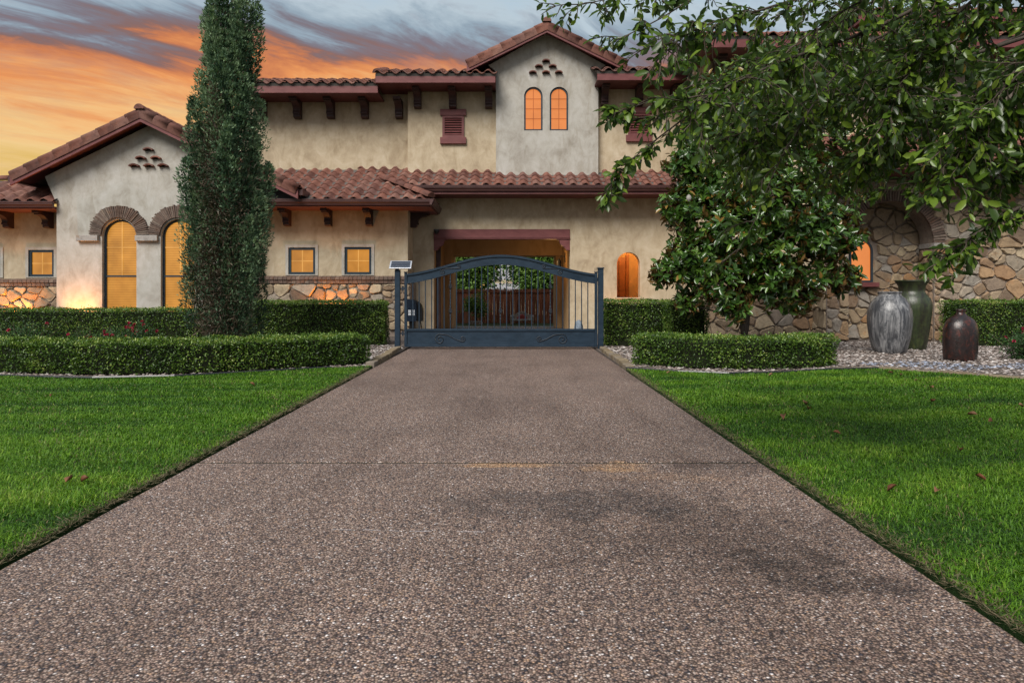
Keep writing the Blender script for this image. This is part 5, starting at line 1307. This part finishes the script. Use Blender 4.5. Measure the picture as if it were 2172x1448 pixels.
    stuff(link('brown_sprays', diamond_mesh('brown_sprays', P, Dr, nrm(r.normal(size=(n, 3))), r.uniform(.04, .10, n), r.uniform(.012, .026, n), cc, M['cypress']), t))
cypress()

# ================================================================== MAGNOLIA
def magnolia():
    D = 12.9; bx = PX(1581, D); r = np.random.default_rng(8)
    t = thing('magnolia_tree', 'round glossy leaved magnolia with bronze leaf undersides behind the low hedge', 'tree', (bx, D, 0))
    # lobes of the crown: pixel x, pixel y, depth offset, radius
    lob = [(1600, 520, 0, .95), (1500, 470, .1, .78), (1700, 480, -.1, .85), (1560, 380, .1, .85), (1660, 350, .2, .85), (1500, 330, 0, .62), (1590, 250, .2, .75), (1500, 235, .1, .40),
           (1455, 560, -.1, .48), (1415, 575, -.15, .30), (1470, 410, .1, .42), (1530, 600, -.3, .55), (1640, 600, -.3, .55), (1730, 570, -.1, .55), (1780, 500, 0, .46), (1790, 590, .1, .30), (1760, 420, .1, .55), (1690, 640, -.1, .30), (1560, 650, -.4, .28), (1640, 440, -.55, .7), (1560, 480, -.6, .6), (1455, 640, .0, .2), (1480, 270, .1, .36), (1680, 250, .3, .7), (1760, 320, .3, .6), (1452, 345, 0, .36), (1440, 440, 0, .36), (1500, 540, -.2, .5), (1600, 180, .3, .6), (1520, 190, .2, .35), (1640, 560, -.55, .5), (1740, 500, -.3, .5)]
    Cs = []; Ds = []
    for (px, py, dd, R) in lob:
        d = D + dd; c = np.array([PX(px, d), d, PZ(py, d)]); k = int(125 * R * R / .5) + 22
        v = nrm(r.normal(size=(k, 3))); Cs.append(c + v * R * r.uniform(.45, 1.02, (k, 1))); Ds.append(nrm(v + r.normal(size=(k, 3)) * .35 + np.array([0, -.25, .35])))
    C = np.concatenate(Cs); Ax = np.concatenate(Ds); keep = C[:, 2] > .55; C, Ax = C[keep], Ax[keep]
    per = 9; n = len(C) * per; idx = np.repeat(np.arange(len(C)), per)
    ax = Ax[idx]; a1 = nrm(np.cross(ax, rdir(n))); L = .165 * r.uniform(.6, 1.15, n)
    Dr = nrm(a1 * r.uniform(.7, 1.2, (n, 1)) + ax * r.uniform(.15, 1.0, (n, 1))); P = C[idx] + ax * r.uniform(-.07, .04, (n, 1))
    Fn = nrm(ax - Dr * (ax * Dr).sum(1, keepdims=True) + r.normal(size=(n, 3)) * .2)
    tint = (r.random(len(C)) * .4)[idx]; col = np.clip(tint + r.beta(1.6, 2.6, n) * .62, 0, .96); old = r.random(n) < .035; col[old] = 1
    stuff(link('crown', leaf_mesh('crown', P, Dr, Fn, L, L * .40, col, M['magnolia'], .16, .10, (.35, .68, .46, .44)), t))
    mb = MB(); mb.tube([(bx, D, -.03), (bx - .02, D, .5), (bx + .04, D + .02, 1.1), (bx + .08, D + .05, 2.4), (bx + .05, D + .1, 4.0)], [.105, .088, .08, .06, .02], 10)
    for i in range(46):
        e = C[r.integers(len(C))]; zb = min(max(.55, e[2] - r.uniform(.3, .9)), 3.8); s = Vector((bx + .05, D + .03, zb)); e = Vector(e); mb.tube([s, s.lerp(e, .5) + Vector((0, 0, .05)), e], [.035, .022, .008], 6)
    mb.build('trunk', M['bark'], t, True)
    # one pale bud
    MB().lathe([(0, -.04), (.035, -.02), (.05, .02), (.04, .06), (.015, .085), (0, .09)], (PX(1453, D - .35), D - .62, PZ(425, D - .5)), 12).build('blossom', M['impost'], t, True)
magnolia()

# ================================================================== LIVE OAK overhead
def oak():
    r = np.random.default_rng(21); rr = random.Random(21)
    t = thing('live_oak_tree', 'live oak whose leafy boughs hang into the upper right corner', 'tree', (6.8, 3.2, 0))
    MB().tube([(6.8, 3.2, -.1), (6.75, 3.25, 1.6), (6.5, 3.4, 3.0), (6.2, 3.6, 4.4), (6.0, 3.8, 6.0)], [.40, .30, .27, .22, .10], 14).build('trunk', M['bark'], t, True)
    limbs = MB(); twigs = MB(); LP, LD, LN, LC, LS = [], [], [], [], []
    def W3(px, py, d): return Vector((PX(px, d), d, PZ(py, d)))
    def spline(pts, n):
        out = []
        for k in range(n + 1):
            s = k / n * (len(pts) - 1); i = min(int(s), len(pts) - 2); f = s - i
            p0, p1, p2, p3 = pts[max(i - 1, 0)], pts[i], pts[i + 1], pts[min(i + 2, len(pts) - 1)]
            out.append(.5 * ((2 * p1) + (p2 - p0) * f + (2 * p0 - 5 * p1 + 4 * p2 - p3) * f * f + (3 * p1 - p0 - 3 * p2 + p3) * f ** 3))
        return out
    def leaves_on(pts, every, s0=0.0, size=.056):
        for a, b in zip(pts[:-1], pts[1:]):
            d = (b - a); L = d.length; m = max(1, int(L / every + rr.random())); u = d.normalized()
            for k in range(m):
                p = a + d * ((k + rr.random()) / m); q = Vector((rr.gauss(0, 1), rr.gauss(0, 1), rr.gauss(0, 1) - .1)); q = (q - u * q.dot(u)).normalized()
                LP.append(p); LD.append((u * rr.uniform(.3, 1.0) + q * rr.uniform(.5, 1.0) + Vector((0, 0, -.12))).normalized()); LN.append(Vector((rr.gauss(0, .55), rr.gauss(-.25, .55), rr.gauss(.75, .45)))); LS.append(size * rr.choice((.55, .75, .9, 1.0, 1.15, 1.35)) * rr.uniform(.85, 1.1)); LC.append(rr.random())
    def twig(p, d, L, depth=0, dens=.020):
        n = 5; pts = [p]; u = d.normalized()
        for k in range(n):
            u = (u + Vector((rr.gauss(0, .16), rr.gauss(0, .16), rr.gauss(-.10, .13)))).normalized(); pts.append(pts[-1] + u * (L / n))
        twigs.tube(pts, [.0038 - .0005 * k for k in range(n + 1)], 4, False); leaves_on(pts[1:], dens)
        if depth < 1:
            for k in range(rr.randint(2, 4)):
                i = rr.randint(1, n - 1); twig(pts[i], (u + Vector((rr.gauss(0, .7), rr.gauss(0, .6), rr.gauss(-.15, .5)))), L * rr.uniform(.35, .65), depth + 1, dens)
    def bough(pix, depths, r0, r1, ntw, tl, n=26, dens=.020, spread=.9, start=.1):
        P = spline([W3(px, py, d) for (px, py), d in zip(pix, depths)], n)
        limbs.tube(P, [r0 + (r1 - r0) * k / n for k in range(n + 1)], 6)
        leaves_on(P[int(n * .7):], .03)
        ntw = int(ntw * 1.75)
        for k in range(ntw):
            f = start + (1 - start) * (k + rr.random()) / ntw; i = min(int(f * n), n - 1); u = (P[i + 1] - P[i]).normalized()
            twig(P[i], u * .8 + Vector((rr.gauss(0, spread), rr.gauss(0, spread * .7), rr.gauss(-.05, spread * .7))), tl * rr.uniform(.5, 1.2), 0, dens)
    # boughs: pixel polylines with distances, from the trunk side to the tip
    bough([(2700, -300), (2250, -160), (1900, 40), (1660, 130), (1510, 200), (1440, 240)], [3.6, 3.6, 3.6, 3.5, 3.4, 3.35], .016, .002, 19, .26, dens=.022, start=.38)
    bough([(1460, 245), (1400, 290), (1350, 330), (1310, 375), (1285, 405)], [3.42, 3.4, 3.38, 3.36, 3.35], .005, .0015, 7, .09, 14, .016, .5)
    bough([(1470, 180), (1420, 205), (1370, 218), (1330, 232), (1300, 245)], [3.45, 3.42, 3.4, 3.36, 3.35], .004, .0015, 4, .08, 12, .019, .5)
    bough([(2600, -400), (2150, -220), (1850, -60), (1620, 20), (1480, 60), (1390, 130)], [3.9, 3.9, 3.8, 3.7, 3.6, 3.5], .014, .002, 24, .26, dens=.024, start=.3)
    bough([(2500, -420), (2050, -230), (1700, -110), (1480, -40), (1330, -10), (1225, 12)], [4.1, 4.1, 4.0, 3.8, 3.7, 3.6], .012, .002, 11, .18, dens=.030, start=.45)
    bough([(1560, -60), (1480, -10), (1400, 40), (1330, 75), (1290, 95)], [3.8, 3.7, 3.65, 3.6, 3.55], .006, .002, 4, .12, 14, .026, .6)
    bough([(2750, -120), (2350, 20), (2050, 120), (1850, 180), (1690, 230), (1570, 290)], [3.8, 3.9, 4.0, 4.0, 4.0, 4.0], .017, .002, 38, .32, dens=.019, start=.36)
    bough([(2700, -80), (2330, 60), (2120, 170), (1990, 230), (1900, 290), (1840, 340)], [4.3, 4.3, 4.2, 4.1, 4.0, 4.0], .016, .002, 30, .30, dens=.019, start=.36)
    bough([(2650, -250), (2300, -100), (2000, 20), (1800, 110), (1650, 190), (1570, 260)], [4.6, 4.6, 4.5, 4.4, 4.3, 4.3], .016, .002, 36, .34, dens=.019, start=.36)
    bough([(2600, 60), (2350, 130), (2200, 210), (2090, 270), (2000, 330), (1930, 400)], [3.4, 3.5, 3.6, 3.6, 3.7, 3.7], .014, .002, 13, .26, dens=.020, start=.25)
    bough([(2500, 260), (2300, 360), (2180, 430), (2110, 470), (2050, 510), (2000, 545)], [3.3, 3.3, 3.3, 3.3, 3.3, 3.3], .014, .002, 12, .13, 20, .019, .6, .4)
    bough([(2650, -300), (2350, -160), (2150, -60), (2020, 40), (1930, 150), (1880, 240)], [3.2, 3.3, 3.4, 3.5, 3.6, 3.6], .016, .002, 32, .30, dens=.018, start=.36)
    bough([(2600, -150), (2400, -20), (2260, 70), (2160, 160), (2080, 240), (2040, 330)], [3.0, 3.1, 3.2, 3.2, 3.3, 3.3], .016, .002, 34, .28, dens=.018, start=.34)
    bough([(2650, 0), (2420, 80), (2280, 150), (2190, 220), (2140, 300), (2120, 370)], [3.9, 3.8, 3.7, 3.6, 3.6, 3.6], .014, .002, 26, .26, dens=.018, start=.34)
    bough([(2600, -350), (2300, -220), (2080, -100), (1900, -30), (1760, 40), (1660, 120)], [3.2, 3.3, 3.4, 3.4, 3.5, 3.5], .014, .002, 22, .28, dens=.020, start=.25)
    bough([(1800, 130), (1740, 200), (1690, 280), (1640, 370), (1600, 470), (1560, 540)], [3.9, 3.85, 3.8, 3.8, 3.8, 3.8], .006, .0015, 5, .18, 20, .022, .6)
    bough([(2500, -200), (2200, -60), (1950, 60), (1780, 150), (1630, 210), (1510, 270)], [5.0, 5.0, 5.0, 5.0, 5.0, 5.0], .016, .002, 36, .36, dens=.018, start=.4)
    bough([(2500, -60), (2200, 60), (1950, 170), (1790, 230), (1680, 280), (1580, 330)], [5.3, 5.3, 5.3, 5.2, 5.2, 5.2], .016, .002, 24, .36, dens=.018, start=.4)
    bough([(2500, -300), (2150, -140), (1900, -20), (1740, 60), (1600, 130), (1490, 190)], [4.8, 4.8, 4.7, 4.6, 4.6, 4.6], .016, .002, 28, .30, dens=.019, start=.4)
    bough([(2500, -20), (2250, 80), (2080, 200), (1960, 270), (1840, 320), (1750, 370)], [4.4, 4.4, 4.4, 4.4, 4.4, 4.4], .016, .002, 17, .30, dens=.019, start=.3)
    limbs.build('bough', M['bark'], t, True); stuff(twigs.build('twigs', M['twig'], t))
    P = np.array([tuple(v) for v in LP]); Dr = np.array([tuple(v) for v in LD]); Nn = np.array([tuple(v) for v in LN]); S = np.array(LS)
    col = np.clip(np.array(LC) ** 1.15 * .93, 0, .96); old = r.random(len(P)) < .006; col[old] = 1
    print('oak leaves', len(P))
    stuff(link('foliage', leaf_mesh('foliage', P, Dr, Nn, S, S * .44 * r.uniform(.8, 1.2, len(S)), col, M['oak'], .10, .12, (.34, .7, .42, .46)), t))
    # connect the boughs to the trunk
    mb = MB()
    for e in [(2700, -300, 3.6), (2600, -400, 3.9), (2750, -120, 3.8), (2650, -250, 4.6), (2600, 60, 3.4), (2650, -300, 3.2), (2600, -150, 3.0)]:
        p = W3(*e); mb.tube([Vector((6.35, 3.5, 3.9)), (Vector((6.3, 3.5, 4.2)) + p) / 2 + Vector((0, 0, .25)), p], [.12, .08, .036], 8)
    mb.build('limb', M['bark'], t, True)
oak()

# ================================================================== FLOWERING SHRUBS
def rose(label, x, y, rx_, h_, nf, seed, nl=2600):
    r = np.random.default_rng(seed); t = thing('rose_shrub', label, 'shrub', (x, y, 0), 'shrub roses'); mb = MB()
    ns = 26; E = np.stack([x + r.normal(scale=rx_ * .5, size=ns), y + r.normal(scale=.18, size=ns), r.uniform(.5, 1, ns) * h_], 1)
    for e in E: mb.tube([(x + (e[0] - x) * .3, y, 0), (x + (e[0] - x) * .7, (y + e[1]) / 2, e[2] * .6), tuple(e)], [.008, .006, .003], 5)
    mb.build('stems', M['twig'], t)
    f = r.random((nl, 1)) ** .7; b = np.stack([x + (E[:, 0] - x) * .3, np.full(ns, y), np.zeros(ns)], 1); i = r.integers(ns, size=nl)
    P = b[i] + (E[i] - b[i]) * f + r.normal(size=(nl, 3)) * np.array([.07, .07, .05]); P[:, 2] = np.maximum(P[:, 2], .03)
    stuff(link('foliage', leaf_mesh('foliage', P, rdir(nl), nrm(r.normal(size=(nl, 3)) + np.array([0, 0, .8])), r.uniform(.02, .045, nl), r.uniform(.012, .024, nl), r.random(nl), M['shrub']), t))
    for k in range(nf):
        e = E[r.integers(ns)]; n = 14; c = e + r.normal(size=3) * np.array([.10, .08, .05]) + np.array([0, -.06, -.02])
        d = nrm(r.normal(size=(n, 3)) + np.array([0, -.4, .5])); link('flower', leaf_mesh('flower', c + d * .004, d, nrm(r.normal(size=(n, 3))), np.full(n, .030), np.full(n, .026), r.random(n), M['petal']), t)
rose('red flowering rose shrub beside the cypress, between the two left hedges', PX(285, 12.2), 12.2, .85, .68, 26, 71, 3600)
rose('red flowering rose shrub farther left between the hedges', PX(205, 12.4), 12.4, .45, .55, 12, 72, 1800)
rose('leafy rose shrub with few blooms at the far left between the hedges', PX(40, 12.3), 12.3, .75, .66, 5, 73, 3200)
rose('low red flowering shrub at the right edge beside the gravel', PX(2165, 11.8), 11.8, .55, .50, 12, 74, 2600)

# ================================================================== GRASS
def grass(label, poly, seed, xlim):
    r = np.random.default_rng(seed); Ps = []
    xs_, ys_ = [p[0] for p in poly], [p[1] for p in poly]
    for (d0, d1, dens) in ((1.2, 3.2, 11000), (3.2, 4.6, 8500), (4.6, 6.5, 5600), (6.5, 8.5, 4000), (8.5, 11.5, 3200)):
        xm = d1 * .80 + .3; x0, x1 = max(min(xs_), -xm), min(max(xs_), xm); n = int((x1 - x0) * (d1 - d0) * dens)
        Q = np.stack([r.uniform(x0, x1, n), r.uniform(d0, d1, n)], 1); Ps.append(Q[inpoly(Q, poly) & (np.abs(Q[:, 0]) < Q[:, 1] * .78 + .35)])
    P = np.concatenate(Ps); n = len(P); P3 = np.concatenate([P, np.zeros((n, 1))], 1)
    edge = np.abs(np.abs(P[:, 0] + .225) - 1.975)          # distance from the drive edge
    Pst = P3 * np.array([.7, 2.0, 1.0]); patch = smooth_noise(Pst, 1.5, seed) * .6 + smooth_noise(Pst, 5, seed + 3) * .5 + .25 * np.sin(P3[:, 1] * 5.2 + .6 * np.sin(P3[:, 0] * .8))
    hgt = r.uniform(.018, .046, n) * (1 + .35 * patch) * np.clip(.55 + edge * 2.5, .5, 1)
    a = r.uniform(0, 2 * PI, n); lean = r.uniform(.3, 1.9, n); dx_, dy_ = np.cos(a), np.sin(a); w = r.uniform(.0016, .0032, n) * np.clip(P[:, 1] / 4.2, 1, 1.8)
    sx_, sy_ = -dy_ * w, dx_ * w
    z0 = .010
    b = np.stack([P[:, 0], P[:, 1], np.full(n, z0)], 1); s = np.stack([sx_, sy_, 0 * w], 1)
    m_ = b + np.stack([dx_ * hgt * lean * .35, dy_ * hgt * lean * .35, hgt * .62], 1); tp = b + np.stack([dx_ * hgt * lean, dy_ * hgt * lean, hgt * (1.05 - .32 * lean)], 1)
    V = np.stack([b - s, b + s, m_ + s * .8, m_ - s * .8, tp], 1).reshape(-1, 3); k = (np.arange(n) * 5)[:, None]
    col = np.clip(.10 + r.beta(2, 2, n) * .70 + .34 * patch, .09, .97); dry = r.random(n) < (.015 + .05 * np.clip(smooth_noise(P3, 2.4, seed + 9) - .25, 0, 1) * 2 + .22 * np.exp(-edge / .05)); col[dry] = r.uniform(0, .06, dry.sum()); col[(r.random(n) < .015)] = 1
    print('blades', n)
    return stuff(link('grass', grid_mesh('grass', V, k + np.array([[0, 1, 2, 3]]), k + np.array([[3, 2, 4]]), M['grass'], np.repeat(col, 5))), label, 'grass')
grass('mown green grass of the left lawn', LLAWN, 31, None); grass('mown green grass of the right lawn', RLAWN, 32, None)
# dead thatch and dirt along the drive edges
for sgn, xe, lab in ((-1, DXL, 'dry grass clippings along the left edge of the driveway'), (1, DXR, 'dry grass clippings along the right edge of the driveway')):
    n = 6000; y = 1.6 + 8.8 * NP.random(n) ** 1.5; x = xe + sgn * np.abs(NP.normal(.03, .045, n)) + sgn * .012
    P = np.stack([x, y, NP.uniform(.002, .02, n)], 1); Dr = rdir(n); Dr[:, 2] = np.abs(Dr[:, 2]) * .45
    stuff(link('dry_thatch', diamond_mesh('dry_thatch', P, Dr, nrm(rdir(n) + np.array([0, 0, 1])), NP.uniform(.02, .06, n), NP.uniform(.002, .005, n), NP.random(n), M['drygrass'])), lab, 'grass')

# ================================================================== FALLEN LEAVES
def dead_leaf(px, py, L, label, seed, grp):
    D = GD(py); r = np.random.default_rng(seed); n = 1
    L = L * .78; me = leaf_mesh('fallen_leaf', np.array([[-L / 2, 0, 0]]), np.array([[1., 0, 0]]), np.array([[0, .1, 1.]]), [L], [L * .45], np.array([r.random()]), M['dead'], .35, -.15)
    o = link('fallen_leaf', me); o.location = (PX(px, D), D, .048); o.rotation_euler = (r.normal(0, .35), r.normal(0, .25), r.uniform(0, 6.28)); sd = o.modifiers.new('thick', 'SOLIDIFY'); sd.thickness = .001
    tag(o, label, 'leaf', grp)
gR = 'dry leaves scattered on the right lawn'
for k, (px, py, L, lab) in enumerate([(1663, 897, .13, 'single dry brown leaf on the right lawn nearest the driveway, lying alone'), (1706, 866, .11, 'upper leaf of a close pair of dry leaves in the middle of the right lawn'), (1714, 878, .12, 'lower leaf of a close pair of dry leaves in the middle of the right lawn'), (1977, 831, .10, 'dry leaf on the right lawn below the green vase, the farther of two'), (1980, 861, .11, 'dry leaf on the right lawn below the green vase, the nearer of two'), (1942, 814, .09, 'small dry leaf on the right lawn just below the gravel edging stones'), (2063, 891, .12, 'dry leaf below the oxblood jar, left one of a spaced pair'),
                              (2100, 906, .12, 'dry leaf below the oxblood jar, right one of a spaced pair'), (2164, 871, .10, 'dry leaf touching the right edge of the picture'), (1893, 1054, .09, 'curled red brown leaf on the right lawn low in the foreground'), (1986, 1060, .09, 'thin dry leaf right of the curled red brown leaf in the foreground'), (2036, 970, .10, 'dry leaf in the middle right of the right lawn, between two rows'), (2078, 1030, .09, 'dry leaf in the right foreground lawn, rightmost of three'), (1775, 931, .08, 'small pale dry leaf below the close pair on the right lawn'), (1888, 798, .10, 'dry leaf at the far lawn edge below the grey jar, left of two'), (1418, 798, .09, 'dry leaf in front of the left end of the low right hedge'), (1636, 803, .11, 'dry leaf in front of the middle of the low right hedge'), (1910, 803, .10, 'dry leaf at the far lawn edge below the grey jar, right of two')]):
    dead_leaf(px, py, L, lab or 'dry brown leaf lying in the grass of the right lawn', 200 + k, gR)
for k, (px, py, L, lab) in enumerate([(148, 1035, .10, 'reddish dry leaf in the left lawn, left one of the pair'), (177, 1036, .10, 'pale brown dry leaf in the left lawn, right one of the pair'), (535, 824, .10, 'thin straw coloured leaf in the left lawn near the driveway'), (109, 848, .07, 'tiny dark leaf far back in the left lawn')]):
    dead_leaf(px, py, L, lab, 300 + k, 'dry leaves on the left lawn')
